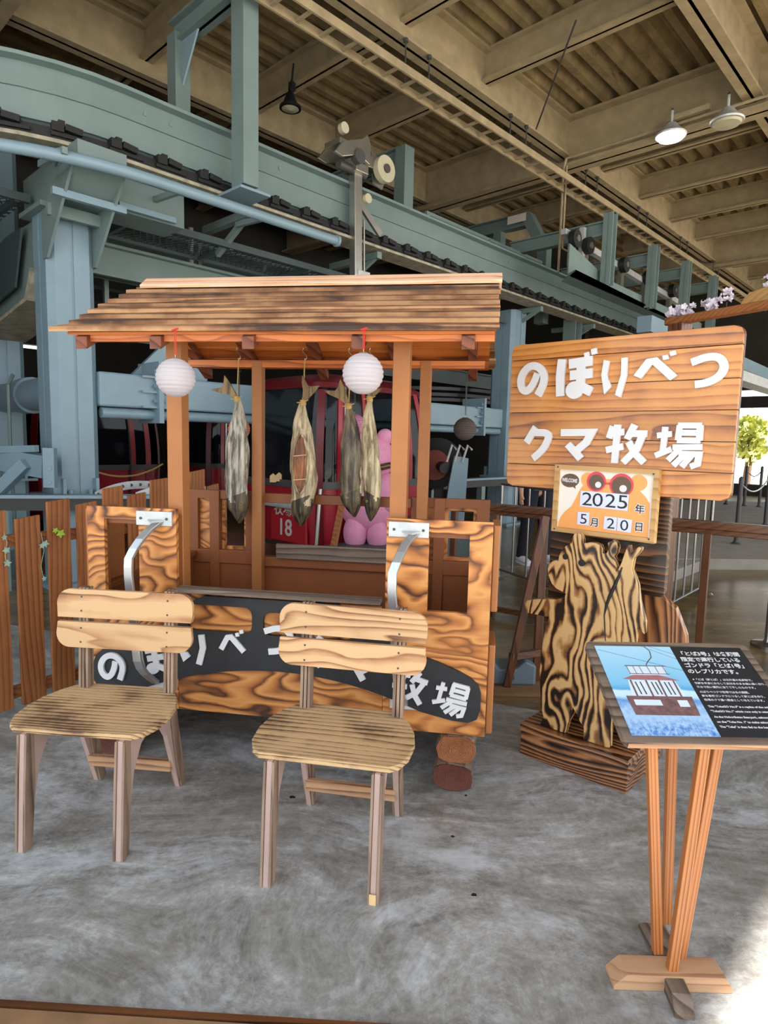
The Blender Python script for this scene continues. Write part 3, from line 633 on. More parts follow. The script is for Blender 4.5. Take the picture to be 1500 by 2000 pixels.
# clutter of drive machinery behind the walkway
for i, (u, v, z, sx, sy, sz, la) in enumerate([(4.6, 8.3, 3.05, .7, .5, .5, 'dark drive motor housing above the cart ridge, left one'), (6.0, 8.3, 3.05, .6, .5, .6, 'dark drive motor housing above the cart ridge, right one'), (8.3, 8.4, 3.0, .9, .5, .5, 'dark gearbox housing behind the hanger arm')]):
    t = thing('drive_motor', la, 'motor', W(u, v, z), UANG)
    q = MB(); q.box((0, 0, sz/2), (sx, sy, sz)); q.build('housing', M['gascan'], t, bev=.03)
    q = MB(); q.tube([(-sx/2-.3, 0, sz/2), (sx/2+.15, 0, sz/2)], .13, 16); q.build('drum', M['blk'], t, smooth=True)
    q = MB(); q.box((0, 0, sz+.06), (sx*.5, sy*.5, .12)); q.build('terminal_box', M['darkblue'], t, bev=.01)
for i, (u0, u1, v, z, la) in enumerate([(2.9, 9.0, 8.2, 3.55, 'dim cable duct behind the walkway, upper one'), (2.9, 9.0, 9.4, 2.9, 'dim cable duct deep behind the nearest column'), (2.9, 9.0, 10.2, 3.4, 'dim roof-high duct deepest behind the cart ridge')]):
    q = MB(); q.bar(W(u0, v, z), W(u1, v, z), .12, .16); q.bar(W(u0, v, z+.3), W(u1, v, z+.3), .04, .05)
    for k in range(7): q.bar(W(u0+.2+k*.95, v, z-.1), W(u0+.2+k*.95, v, z+.55), .05, .05)
    solo(q, 'service_duct', M['darkblue'], la, 'duct')
solo(MB().tube([W(4.2, 7.35, 3.3), W(4.2, 7.35, 4.0)], .03, 8), 'pale_conduit', M['galv'], 'short pale conduit standing on the walkway beam left of the cart ridge', 'conduit')
mb = MB(); mb.lathe([(0, 0), (1.6, 0), (1.6, .06), (1.5, .1), (1.5, .16), (1.6, .2), (1.6, .26), (0, .26)], W(10.2, 8.6, 2.2), 48); solo(mb, 'bull_wheel', M['blk'], 'huge dark cable wheel lying flat behind the right column', 'wheel')

# ---- portal frames over the track
def portal(name, label, parts):
    lo = parts[0][0]; t = thing(name, label, 'frame', lo)
    for nm, a, b, wd, h in [(p[4] if len(p) > 4 else 'member', p[0], p[1], p[2], p[3]) for p in parts]:
        mb = MB()
        if abs((b-a).normalized().z) > .7: mb.bar(a, b, wd, h, up=UU)
        else: mb.ibar(a, b, wd, h, .025, tw=.03)
        mb.build(nm, M['steelblue'], t, off=lo)
    return t
pf = portal('portal_frame', 'blue-grey portal frame straddling the track above the left of the cart', [
    (W(3.70, 5.45, 3.86), W(3.70, 5.45, 5.86), .20, .17, 'post'), (W(3.66, 6.62, 4.2), W(3.66, 6.62, 5.66), .17, .17, 'post'), (W(3.68, 5.3, 5.70), W(3.68, 6.72, 5.70), .17, .24, 'crossbeam')])
q = MB(); q.box(W(3.70, 5.52, 3.79), (.34, .5, .025), UANG); q.build('foot_plate', M['bluecol'], pf, off=W(3.70, 5.45, 3.86))
q = MB(); q.prism([(6.53, 5.6), (6.2, 5.6), (6.53, 5.15)], 3.65, 3.67, lambda a, b, c: W(c, a, b)); q.build('gusset', M['bluecol'], pf, off=W(3.70, 5.45, 3.86))
portal('portal_frame', 'blue-grey portal frame right of the hanger arm', [
    (W(7.2, 6.55, 4.2), W(7.2, 6.55, 5.7), .20, .2, 'post'), (W(7.2, 6.6, 5.6), W(7.2, 9.3, 5.6), .17, .24, 'crossbeam')])
portal('portal_frame', 'blue-grey portal frame with a sloping shoulder, left of the conduit drop', [
    (W(11.3, 6.55, 3.8), W(11.3, 6.55, 5.25), .2, .2, 'post'), (W(11.3, 6.95, 5.9), W(11.3, 6.55, 5.22), .2, .2, 'shoulder'), (W(11.3, 6.95, 5.85), W(11.3, 9.9, 5.85), .17, .26, 'crossbeam'), (W(11.3, 7.6, 4.4), W(11.3, 7.6, 5.75), .18, .18, 'post')])
mb = MB(); mb.prism([(0, 0), (.42, 0), (.42, .15), (0, .15)], 0, .004, lambda a, b, c: W(11.19, 7.35-a, 5.80+b)+UU*(-c))
np_ = solo(mb, 'notice_plate', M['cream'], 'small cream warning notice fixed on the portal crossbeam', 'notice')
# low rail beside track
t = thing('track_guard_rail', 'thin blue-grey guard rail on the far side of the straight track', 'railing', W(7.2, 6.3, 4.45)); O_ = W(7.2, 6.3, 4.45)
MB().bar(W(7.3, 6.2, 4.75), W(10.6, 6.2, 4.75), .05, .05).build('rail', M['steelblue'], t, off=O_)
for u in (7.35, 8.9, 10.55): MB().bar(W(u, 6.2, 4.4), W(u, 6.2, 4.75), .05, .05).build('upright', M['steelblue'], t, off=O_)

# ---- right-hand return side: hanging posts and running channel
side = [(9.9, 5.08, 3.99), (11.72, 5.0, 3.93), (13.4, 5.1, 3.0), (15.1, 5.15, 3.0)]
for i, (u, zt_, zb) in enumerate(side):
    t = thing('hanging_post', ['nearest and brightest', 'second', 'third', 'farthest'][i]+' of the blue-grey I-section posts hanging above the flowers and sign', 'post', W(u, 4.6, zb))
    MB().ibar(W(u, 4.6, zb), W(u, 4.6, zt_), .16, .16, .02, up=UU).build('post', M['steelblue'], t, off=W(u, 4.6, zb))
    MB().ibar(W(u, 4.68, zt_-.22), W(u, 6.4, zt_-.22), .14, .22, .02).build('crossbeam', M['steelblue'], t, off=W(u, 4.6, zb))
ct = thing('running_channel', 'grey flared running channel with rollers, upper right of the sign', 'channel', W(8.9, 4.75, 4)); O_ = W(8.9, 4.75, 4)
mb = MB(); mb.prism([(8.9, 4.42), (8.9, 3.98), (10.0, 3.98), (15, 3.98), (15, 4.16), (10.3, 4.16)], 4.74, 4.76, lambda a, b, c: W(a, c, b)); mb.prism([(8.75, 4.55), (8.9, 4.75), (15, 4.75), (15, 5.0), (9.2, 5.0)], 3.965, 3.985, lambda a, b, c: W(a, b, c)); mb.build('channel', M['steelblue'], ct, off=O_)
for i, u in enumerate((9.35, 9.8, 11.2, 12.3, 13.6)):
    q = MB(); q.tube([W(u, 4.85, 4.62), W(u, 4.95, 4.62)], .13, 20); q.build('roller', M['rubber'], ct, off=O_, smooth=True)
    q = MB(); q.tube([W(u, 4.83, 4.62), W(u, 4.97, 4.62)], .05, 12); q.box(W(u+.1, 5.0, 4.5), (.12, .08, .5), UANG); q.build('roller_arm', M['steel'], ct, off=O_)
mb = MB(); mb.bar(W(9.2, 5.02, 4.72), W(9.9, 5.02, 4.72), .08, .08); mb.bar(W(10.0, 5.02, 4.66), W(14.5, 5.02, 4.5), .1, .1); mb.bar(W(9.75, 4.98, 4.35), W(9.75, 4.98, 4.9), .08, .08, up=UU); mb.build('lever_bar', M['galv'], ct, off=O_)
solo(MB().tube([W(13.0, 4.3, 3.7), W(20, 4.3, 3.2)], .05, 8), 'haul_cable', M['blk'], 'dark haul cable running away beyond the sign', 'cable')
solo(MB().bar(W(9, 3.6, 3.15), W(21, 3.6, 3.0), .2, .22), 'far_track_beam', M['bluecol'], 'pale blue beam running away right of the sign board', 'beam')
solo(MB().bar(W(9, 3.1, 2.65), W(21, 3.1, 2.6), .3, .16), 'far_duct', M['galv'], 'grey duct running away right of the sign board, just below the pale beam', 'duct')

# ---- grip and hanger arm of the gondola
GU = 5.42; GO = W(GU, 5.72, 2.5)
gon = thing('gondola_cabin', 'red gondola cabin with number 18, parked behind the cart', 'gondola', W(5.27, 5.8, .3), UANG)
hz = lambda u, v, z: (u, v, z)
def gl(a, b, c): return (a, b, c)
q = MB(); q.loft([[(.13, -.16, 1.95-.3+.2), (.25, -.16, 1.85), (.25, -.06, 1.85), (.13, -.06, 1.85)], [(.13, -.18, 2.6), (.24, -.18, 2.6), (.24, -.08, 2.6), (.13, -.08, 2.6)], [(.05, -.22, 3.1), (.17, -.22, 3.1), (.17, -.12, 3.1), (.05, -.12, 3.1)], [(.0, -.24, 4.25), (.12, -.24, 4.25), (.12, -.14, 4.25), (.0, -.14, 4.25)]]); q.build('hanger_arm', M['steel'], gon, bev=.008)
q = MB(); q.box((.19, -.22, 2.95), (.2, .03, .42)); q.build('hanger_box', M['galv'], gon, bev=.01)
q = MB(); q.box((.19, -.24, 2.93), (.2, .02, .03)); q.build('strap', M['blk'], gon)
q = MB(); q.tube([(.22, -.2, 3.1), (.2, -.2, 3.75)], .012, 6); q.bar((.08, -.2, 3.95), (.42, -.26, 3.62), .04, .07); q.build('release_lever', M['steel'], gon)
q = MB(); q.tube([(.2, -.27, 3.98), (.2, -.2, 3.98)], .055, 16); q.build('lever_roller', M['lampoff'], gon, smooth=True)
q = MB(); q.prism([(-.42, 4.28), (-.3, 4.42), (.0, 4.55), (.08, 4.62), (.14, 4.52), (.12, 4.30), (-.05, 4.36), (-.3, 4.26)], -.36, -.32, lambda a, b, c: (a, c, b)); q.prism([(-.42, 4.28), (-.3, 4.42), (.0, 4.55), (.08, 4.62), (.14, 4.52), (.12, 4.30), (-.05, 4.36), (-.3, 4.26)], -.08, -.04, lambda a, b, c: (a, c, b)); q.box((-.12, -.2, 4.44), (.4, .26, .06)); q.box((.3, -.2, 4.4), (.3, .14, .14)); q.box((.06, -.2, 4.3), (.2, .2, .16)); q.build('grip_body', M['steel'], gon, bev=.006)
q = MB(); q.tube([(.42, -.34, 4.36), (.42, -.26, 4.36)], .15, 28); q.build('grip_wheel', M['lampoff'], gon, smooth=True)
q = MB(); q.tube([(.42, -.36, 4.36), (.42, -.2, 4.36)], .05, 16); q.tube([(-.05, -.38, 4.34), (-.05, -.3, 4.34)], .08, 12); q.tube([(-.22, -.2, 4.25), (.2, -.2, 4.25)], .05, 10); q.build('hub', M['gascan'], gon, smooth=True)
q = MB(); q.tube([(-.2, -.28, 4.62), (-.2, -.22, 4.62)], .06, 18); q.build('small_roller', M['lampoff'], gon, smooth=True)
q = MB(); q.prism([(.3, 4.55), (.5, 4.5), (.58, 4.36), (.5, 4.18), (.34, 4.2)], -.2, -.18, lambda a, b, c: (a, c, b)); q.build('wheel_guard', M['steel'], gon)

def rr(hx, hy, r, n=8):
    P = []
    for (cx, cy, a0) in ((hx-r, -hy+r, -PI/2), (hx-r, hy-r, 0), (-hx+r, hy-r, PI/2), (-hx+r, -hy+r, PI)):
        for k in range(n+1): a = a0+PI/2*k/n; P.append((cx+r*math.cos(a), cy+r*math.sin(a)))
    return P
def bulge(z):      # z 0..1.85 within cabin
    t = (z-.75)/1.1
    return 1-.16*abs(t)**2.2
def cabin(gon, door=True, plate=True):
    HX, HY, RC = .98, .80, .3
    def ring(z, inset=0): s = bulge(z); return [(x*s, y*s, z) for x, y in rr(HX-inset, HY-inset, RC)]
    zs = [-.02, .08, .2, .35, .5, .62]
    q = MB(); q.loft([ring(z) for z in zs], True); q.build('lower_body', M['red'], gon, smooth=True)
    zs = [.62, .66, .70]; q = MB(); q.loft([ring(z, -.015) for z in zs], False); q.build('waist_band', M['gascan'], gon, smooth=True)
    # glass panels per side and arc pillars
    zs = [.70+.1*k for k in range(11)]
    base = rr(HX, HY, RC); n = len(base)
    def strip(idx, ins=0.0):
        mb = MB(); rings = []
        for z in zs:
            r = ring(z, ins); rings.append([r[i % n] for i in idx])
        m2 = MB()
        ri = [[r2 for r2 in reversed([ring(z, ins+.02)[i % n] for i in idx])] for z in zs]
        m2.loft([a+b for a, b in zip(rings, ri)], True); return m2
    # indices: 0..8 corner (+x,-y), 9..17 corner (+x,+y), 18..26 (-x,+y), 27..35 (-x,-y)
    strip(list(range(5, 13))).build('window_glass', M['glass'], gon, smooth=True)
    strip(list(range(13, 23))).build('window_glass', M['glass'], gon, smooth=True)
    strip(list(range(23, 32))).build('window_glass', M['glass'], gon, smooth=True)
    # side facing the platform: glass beside the door gap
    def quad(x0, x1, y, nm, mat, z0=.70, z1=1.70, th=.02):
        mb = MB(); R = []
        k = 0; z = z0
        while z <= z1+1e-6:
            s = bulge(z); R.append([(x0*s, y*s, z), (x1*s, y*s, z), (x1*s, (y+th)*s, z), (x0*s, (y+th)*s, z)]); z += (z1-z0)/8
        mb.loft(R, True); mb.build(nm, mat, gon, smooth=True)
    strip([32, 33, 34, 35]).build('window_glass', M['glass'], gon, smooth=True)
    quad(-.66, -.30, -HY, 'window_glass', M['glass']); quad(.46, .68, -HY, 'window_glass', M['glass'])
    if not door: quad(-.30, .46, -HY, 'window_glass', M['glass'])
    for x0, x1 in ((-.72, -.64), (-.33, -.27), (.42, .50), (.66, .74)): quad(x0, x1, -HY-.012, 'door_pillar', M['red'], .0, 1.72, .05)
    quad(-.27, -.25, -HY-.03, 'door_seal', M['blk'], .0, 1.72, .04); quad(.40, .42, -HY-.03, 'door_seal', M['blk'], .0, 1.72, .04); quad(-.64, -.61, -HY-.03, 'door_seal', M['pole'], .62, 1.72, .03)
    quad(-.61, -.33, -HY-.02, 'mid_rail', M['gascan'], 1.24, 1.27, .03)
    for i in (5, 13, 22, 31):
        mb = MB(); R = []
        for z in [.0+.12*k for k in range(15)]:
            r = ring(min(z, 1.72), -.02); a = V3(r[i % n]); b = V3(r[(i+1) % n]); d = (b-a).normalized()*.04; nrm = V3((a.x, a.y, 0)).normalized()*.03
            R.append([a-d, a+d, a+d-nrm, a-d-nrm])
        mb.loft(R, True); mb.build('corner_pillar', M['maroon'], gon, smooth=True)
    q = MB(); q.loft([ring(z, -.01) for z in (1.70, 1.76)]+[[(x*.86, y*.86, 1.84) for x, y in rr(HX-.1, HY-.1, RC)], [(x*.7, y*.7, 1.88) for x, y in rr(HX-.2, HY-.2, .25)]], True); q.build('roof', M['maroon'], gon, smooth=True)
    q = MB(); q.box((0, .5, .74), (1.3, .3, .2)); q.build('bench', M['gascan'], gon)
    q = MB(); q.loft([[(x*.98, y*.98, -.08) for x, y in rr(HX-.1, HY-.1, RC)], [(x, y, -.02) for x, y in rr(HX-.06, HY-.06, RC)]], True); q.build('floor_pan', M['gascan'], gon)
    q = MB(); q.box((-HX*1.0-.03, -.1, .44), (.1, 1.1, .1)); q.build('bumper', M['galv'], gon, bev=.03)
cabin(gon)
# ---------------------------------------------------------------- lettering helpers
# strokes of each character, in a unit box (x right, y down)
GL = {
'no': ([[(.66,.32),(.58,.55),(.42,.78),(.24,.82),(.10,.62),(.13,.34),(.36,.11),(.66,.11),(.88,.34),(.88,.62),(.70,.94)]], []),
'bo': ([[(.13,.12),(.10,.5),(.13,.96)], [(.32,.24),(.90,.20)], [(.36,.50),(.92,.47)], [(.63,.24),(.64,.86),(.50,.94),(.36,.86),(.42,.74),(.62,.74),(.92,.88)]], [((.76,.07),.09),((.93,.0),.09)]),
'ri': ([[(.16,.06),(.10,.42),(.20,.74),(.34,.64)], [(.82,.02),(.84,.45),(.66,.98)]], []),
'be': ([[(.06,.72),(.32,.28),(.46,.26),(.92,.80)]], [((.70,.17),.095),((.86,.06),.095)]),
'tu': ([[(.04,.24),(.45,.10),(.78,.14),(.92,.42),(.78,.70),(.50,.84),(.18,.88)]], []),
'ku': ([[(.38,.04),(.08,.50)], [(.34,.20),(.86,.20),(.78,.50),(.62,.74),(.34,.97)]], []),
'ma': ([[(.04,.16),(.92,.14),(.78,.44),(.48,.72)], [(.26,.50),(.66,.92)]], []),
'boku': ([[(.16,.06),(.08,.36)], [(.12,.24),(.44,.20)], [(.27,.02),(.25,.98)], [(.02,.66),(.44,.56)], [(.68,.02),(.52,.38)], [(.60,.24),(.98,.24)], [(.88,.26),(.76,.62),(.46,.96)], [(.56,.44),(.74,.74),(.96,.94)]], []),
'jou': ([[(.02,.28),(.34,.24)], [(.19,.08),(.17,.66)], [(.01,.74),(.36,.58)], [(.50,.04),(.48,.38)], [(.92,.04),(.92,.38)], [(.46,.05),(.95,.05)], [(.48,.21),(.92,.21)], [(.46,.38),(.94,.38)], [(.38,.54),(.99,.52)], [(.54,.56),(.30,.84)], [(.52,.68),(.94,.68),(.92,.90),(.78,.96)], [(.64,.70),(.42,.95)], [(.80,.70),(.60,.97)]], []),
}
def stroke_poly(pts, w):
    P = [V3((x, y, 0)) for x, y in pts]
    # smooth (chaikin) interior for curves with many points
    if len(P) > 4:
        for _ in range(2):
            Q = [P[0]]
            for a, b in zip(P[:-1], P[1:]): Q += [a*.75+b*.25, a*.25+b*.75]
            Q.append(P[-1]); P = Q
    L = []; Rr = []
    for i, p in enumerate(P):
        d1 = (P[i]-P[i-1]).normalized() if i > 0 else (P[1]-P[0]).normalized()
        d2 = (P[i+1]-P[i]).normalized() if i < len(P)-1 else d1
        n1 = V3((-d1.y, d1.x, 0)); n2 = V3((-d2.y, d2.x, 0)); n = (n1+n2)
        if n.length < 1e-4: n = n1
        n.normalize(); k = 1/max(.55, n.dot(n1)); L.append(p+n*w/2*k); Rr.append(p-n*w/2*k)
    return L, Rr
def glyph(mb, key, fr, t0, t1, wd=.2):
    # fr(x, y, t): unit box -> 3D
    st, dots = GL[key]
    eps = 0
    for pts in st:
        ww = wd
        if key == 'jou': ww = wd*.62
        if key == 'boku': ww = wd*.78
        L, Rr = stroke_poly(pts, ww)
        for i in range(len(L)-1):
            q = [L[i], L[i+1], Rr[i+1], Rr[i]]
            o = len(mb.v); eps += 1
            e = t1+(t1-t0)*.004*eps
            mb.v += [V3(fr(p.x, p.y, t0)) for p in q]+[V3(fr(p.x, p.y, e)) for p in q]
            mb.f += [(o, o+1, o+2, o+3), (o+7, o+6, o+5, o+4), (o, o+4, o+5, o+1), (o+2, o+6, o+7, o+3), (o, o+3, o+7, o+4), (o+1, o+5, o+6, o+2)]
        if len(pts) <= 4:
            for a, b, c in zip(pts[:-2], pts[1:-1], pts[2:]):
                mb.prism([(b[0]+ww/2*math.cos(2*PI*k/14), b[1]+ww/2*math.sin(2*PI*k/14)) for k in range(14)], t0, t1+(t1-t0)*.004*(eps+1), fr); eps += 1
    for (c, r) in dots:
        a = .6; q = [(c[0]+math.cos(a+PI/2*k)*r, c[1]+math.sin(a+PI/2*k)*r) for k in range(4)]
        mb.prism(q, t0, t1, fr)
def text_mesh(s, size, fr_m, mat, parent, name, ext=.001, bold=0.0, align='LEFT', sx=1.0):
    cu = bpy.data.curves.new(name, 'FONT'); cu.body = s; cu.size = size; cu.extrude = ext; cu.offset = bold; cu.align_x = align; cu.resolution_u = 3
    o = bpy.data.objects.new(name+'_tmp', cu); COL.objects.link(o)
    bpy.context.view_layer.update()
    dg = bpy.context.evaluated_depsgraph_get(); me = bpy.data.meshes.new_from_object(o.evaluated_get(dg))
    bpy.data.objects.remove(o); bpy.data.curves.remove(cu)
    me.transform(fr_m @ Matrix.Diagonal((sx, 1, 1, 1)))
    me.materials.clear(); me.materials.append(mat)
    ob = bpy.data.objects.new(name, me); COL.objects.link(ob)
    if parent is not None: ob.parent = parent
    return ob
# number plate on the gondola's end
def mframe(o, x, y):
    x = V3(x).normalized(); y = V3(y).normalized(); z = x.cross(y)
    return Matrix(((x.x, y.x, z.x, o[0]), (x.y, y.y, z.y, o[1]), (x.z, y.z, z.z, o[2]), (0, 0, 0, 1)))
q = MB(); q.box((-.955, -.28, .30), (.03, .62, .58)); pl = q.build('number_plate', M['plate18'], gon, bev=.004)
FM = mframe((-.973, -.10, .08), (0, -1, 0), (0, 0, 1))
text_mesh('18', .26, FM, M['greyletter'], pl, 'number_text', .002, .004)
text_mesh('牧場', .17, mframe((-.973, -.03, .315), (0, -1, 0), (0, 0, 1)), M['greyletter'], pl, 'name_text', .002, .003)
# parked cabins in the dark behind
for i, (u, v, la) in enumerate([(3.9, 10.2, 'dark red gondola cabin parked behind the left post of the cart'), (6.6, 10.2, 'dark red gondola cabin parked deepest in the shade behind the hanging fish'), (1.6, 10.2, 'dark red gondola cabin parked behind the two left columns')]):
    if i == 0:
        g2 = thing('gondola_cabin', la, 'gondola', W(u, v, .3), UANG+PI*0, 'parked gondola cabins'); cabin(g2, door=False)
        dark = g2
    else:
        g3 = copy_tree(dark); g3.location = W(u, v, .3); g3['label'] = la
# small wooden mascots on the cabin sill: plain wooden cut-outs
for i, (px, py, la) in enumerate([(343*0+499, 900, 'small pale wooden cut-out standing inside the cabin window, left of the rear post'), (533, 918, 'small pale wooden cut-out standing inside the cabin window, right of the rear post'), (545, 916, 'tiny pointed wooden cut-out beside the other ones in the cabin window')]):
    p = at(px, py+24, 6.98); mb = MB(); pts = [(-.04, 0), (.04, 0), (.04, .12), (.025, .16), (0, .175), (-.025, .16), (-.04, .12)] if i == 0 else [(-.035, 0), (.035, 0), (.035, .07), (0, .1), (-.035, .07)]
    mb.prism(pts, 0, .02, lambda a, b, c: p+V3((a, c, b))); solo(mb, 'wooden_cutout', M['tanply'], la, 'ornament')
# pink plush animal in the doorway
PP = at(712, 1040, 6.75); PP.z = .34
pk = thing('pink_plush_toy', 'large pink plush toy sitting in the cabin doorway', 'plush toy', PP)
q = MB()
def blob(c, r, sq=(1, 1, 1)): q.lathe([(max(.0001, r*math.sin(a)*1.0), -r*math.cos(a)*sq[2]) for a in [PI*k/12 for k in range(13)]], c, 20)
blob((.02, .12, .42), .30, (1, 1, 1.1)); blob((.06, .1, .92), .25, (1, 1, 1)); blob((-.12, .05, .98), .13); blob((.22, .02, .55), .17, (1, 1, 1.3)); blob((-.10, -.02, .12), .13, (1, 1, 1.5)); blob((.14, -.02, .1), .12, (1, 1, 1.4)); blob((.2, .1, 1.15), .09); blob((-.08, .1, 1.15), .09)
q.build('body', M['pink'], pk, smooth=True)
q = MB(); q.tube([(.28, -.1, .86), (.1, -.18, .82), (-.1, -.14, .82)], .035, 10); q.build('scarf', M['rail_x'], pk, smooth=True)
mb = MB(); mb.prism([(4.35, 4.42), (6.3, 4.42), (6.3, 4.97), (4.35, 4.97)], 0, .34, lambda a, b, t: W(a, b, t)); solo(mb, 'boarding_step', M['darkblue'], 'low dark boarding step before the red cabin door, under the pink toy', 'step')
gc = thing('grey_box', 'small dark grey machine box on the platform beside the plush toy', 'box', W(5.35, 4.66, .34))
q = MB(); q.box((0.0, 0, .13), (.22, .2, .26)); q.build('case', M['gascan'], gc, bev=.03)
q = MB(); q.box((.06, -.1, .15), (.1, .02, .1)); q.build('opening', M['blk'], gc)
# leaning timber + white tube in front of the cabin
_a = at(672, 965, 6.1); _b = at(655, 1050, 5.9); _b = _b+(_b-_a)*(_b.z/(_a.z-_b.z)); solo(MB().bar(_b, _a, .05, .05), 'leaning_timber', M['picket_z'], 'thin timber leaning behind the fish, left of the pink toy', 'timber')
_a = at(626, 955, 5.7); _b = at(618, 1060, 5.7); _b = _b+(_b-_a)*(_b.z/(_a.z-_b.z)); solo(MB().tube([_b, _a], .018, 8), 'thin_tube', M['pole'], 'thin bright tube standing before the cabin, left of the leaning timber', 'tube')
# steel guide kerb with black band, following the platform edge
for kb, la in (([gnd(-150, 990, .8), gnd(0, 985, .8), gnd(300, 985, .8), gnd(425, 982, .8)], 'black-banded blue guide rail behind the picket fence, left of the red cabin'), ([gnd(842, 950, .8), gnd(940, 944, .8), gnd(1050, 938, .8)], 'black-banded blue guide rail between the cart and the big sign')):
    t = thing('guide_kerb', la, 'rail', kb[1]); O_ = kb[1]
    mb = MB(); [mb.bar(a, b, .05, .11) for a, b in zip(kb[:-1], kb[1:])]; mb.build('black_band', M['blk'], t, off=O_)
    up_ = V3((0, 0, .075)); mb = MB(); [mb.bar(a+up_, b+up_, .16, .03) for a, b in zip(kb[:-1], kb[1:])]; mb.build('top_plate', M['bluecol'], t, off=O_)
    for p in kb[:-1]:
        MB().bar(V3((p.x, p.y, 0)), p-V3((0, 0, .05)), .1, .1).build('support', M['steelblue'], t, off=O_)
# perforated arc guards
for i, (a, b, c, la) in enumerate([((185, 972), (235, 943), (300, 950), 'white perforated arched guard plate behind the fence, left of the cart post'), ((265, 972), (330, 945), (415, 962), 'white perforated arched guard plate behind the left post of the cart')]):
    A_, B_, C_ = at(*a, 6.0), at(*b, 6.2), at(*c, 6.5); mb = MB(); P = [A_*(1-t)**2+B_*2*t*(1-t)+C_*t*t+V3((0, 0, .0)) for t in [k/14 for k in range(15)]]
    g4 = thing('guard_plate', la, 'plate', P[7])
    mb.loft([[p+V3((0, 0, .05)), p+V3((0, .02, .05)), p+V3((0, .02, -.03)), p+V3((0, 0, -.03))] for p in P]); mb.build('plate', M['galv'], g4, off=P[7])
    for k in range(1, 14, 2): MB().tube([P[k]+V3((0, -.008, .01)), P[k]+V3((0, .0, .01))], .016, 10).build('hole', M['blk'], g4, off=P[7])
# sagging rope in the dark
A_, B_ = at(190, 922, 7.6), at(318, 906, 8.2); P = [A_.lerp(B_, k/12)-V3((0, 0, .1*4*(k/12)*(1-k/12))) for k in range(13)]
solo(MB().tube(P, .012, 6), 'rope', M['twine'], 'pale sagging rope in the dark behind the fence', 'rope', smooth=True)
# tyre wheel and control stand right of the cart
t = thing('tyre_drive_unit', 'dark tyre drive with reddish disc behind the right of the cart', 'machine', at(856, 905, 8.5)); c0 = t.location.copy()
q = MB(); q.tube([(-.05, -.1, 0), (.0, .08, 0)], .34, 30); q.build('tyre', M['rubber'], t, smooth=True)
q = MB(); q.tube([(-.06, -.13, -.02), (-.05, -.1, -.02)], .2, 26); q.build('disc', M['reddisc'], t, smooth=True)
q = MB(); q.tube([(.06, -.3, -.05), (.02, -.1, -.03)], .07, 12); q.bar((.02, 0, 0), (.02, .05, -1.1), .12, .12, up=(0, 1, 0)); q.build('hub_mount', M['blk'], t)
t = thing('lever_stand', 'light blue lever stand between the cart and the blue column', 'machine', at(885, 945, 8.2)); t.location.z = 0
q = MB(); q.prism([(-.16, .0), (.14, .0), (.18, 1.25), (.0, 1.28), (-.06, .9)], -.06, .06, lambda a, b, c: (a, c, b)); q.build('stand', M['bluecol'], t)
for k in range(3): MB().tube([(-.1+.1*k, -.08, 1.2), (-.04+.1*k, -.1, 1.42), (.02+.1*k, -.06, 1.36)], .015, 6).build('lever', M['galv'], t)
# ================================================================ CART
CA = math.atan2(-.15, .989); CO = V3((.44, 2.50, 0))
cex = V3((math.cos(CA), math.sin(CA), 0)); cey = V3((-math.sin(CA), math.cos(CA), 0))
def cpt(px, py, d=0.0):
    p = onplane(px, py, CO+cey*d, cey)-CO; return p.dot(cex), p.z
cart = thing('display_cart', 'wooden roofed display cart built like a gondola, with lettered black banner', 'cart', CO, CA)
X0, X1, D1, ZB, ZT = -1.775, 0.0, 1.0, .235, 1.135
XZ = lambda a, b, t: (a, t, b)
def rect(x0, x1, z0, z1): return [(x0, z0), (x1, z0), (x1, z1), (x0, z1)]
# front plywood ends with window cut-outs, and centre
win = {'r': rect(-.256, -.092, .755, 1.082), 'l': rect(-1.694, -1.53, .755, 1.082)}
for s, (a, b) in (('l', (X0, -1.355)), ('r', (-.432, X1))):
    q = MB(); q.prism(rect(a, b, ZB, ZT), 0, .022, XZ, holes=[win[s]]); q.build('end_panel', M['ply_x'], cart)
q = MB(); q.prism(rect(-1.353, -.434, ZB, .775), .002, .022, XZ); q.build('centre_panel', M['ply_x'], cart)
# brown inner lining frames behind each end panel
for a, b, e in ((X0, -1.355, 0), (-.432, X1, 1)):
    q = MB(); q.prism(rect(a, b, ZB, ZT-.03), .026, .05, XZ, holes=[rect(a+.075, b-.155 if e == 0 else b-.085, .74, ZT-.075) if e == 0 else rect(a+.15, b-.085, .74, ZT-.075)]); q.build('lining', M['brown'], cart)
# back side
def back(a, b, nm):
    q = MB(); q.prism(rect(a, b, ZB, ZT), D1, D1+.03, XZ, holes=[rect(a+.05, a+.13, .78, ZT-.05), rect(a+.19, b-.07, .78, ZT-.05)]); q.build(nm, M['brown'], cart)
    q = MB(); q.prism(rect(a+.0, b-.0, .72, ZT-.02), D1+.03, D1+.055, XZ, holes=[rect(a+.21, b-.09, .80, ZT-.07)]); q.build('outer_ply', M['ply_x'], cart)
    q = MB(); q.bb(a, b, D1-.012, D1, .70, .78); q.bb(a+.13, a+.19, D1-.015, D1, ZB, ZT); q.build('trim', M['brown'], cart, bev=.003)
back(X0, -1.355, 'back_panel'); back(-.44, X1, 'back_panel')
q = MB(); q.bb(-1.355, -.44, D1, D1+.03, ZB, .74); q.build('back_board', M['brown'], cart)
q = MB(); q.bb(-1.355, -.44, D1-.03, D1+.03, .70, .755); q.bb(-1.355, -.44, D1-.02, D1+.03, 1.075, ZT-.005); q.build('back_rail', M['brown'], cart, bev=.003)
q = MB(); q.bb(-1.22, -.55, D1-.055, D1-.03, .755, .84); q.build('weathered_plank', M['greywood_x'], cart, bev=.003)
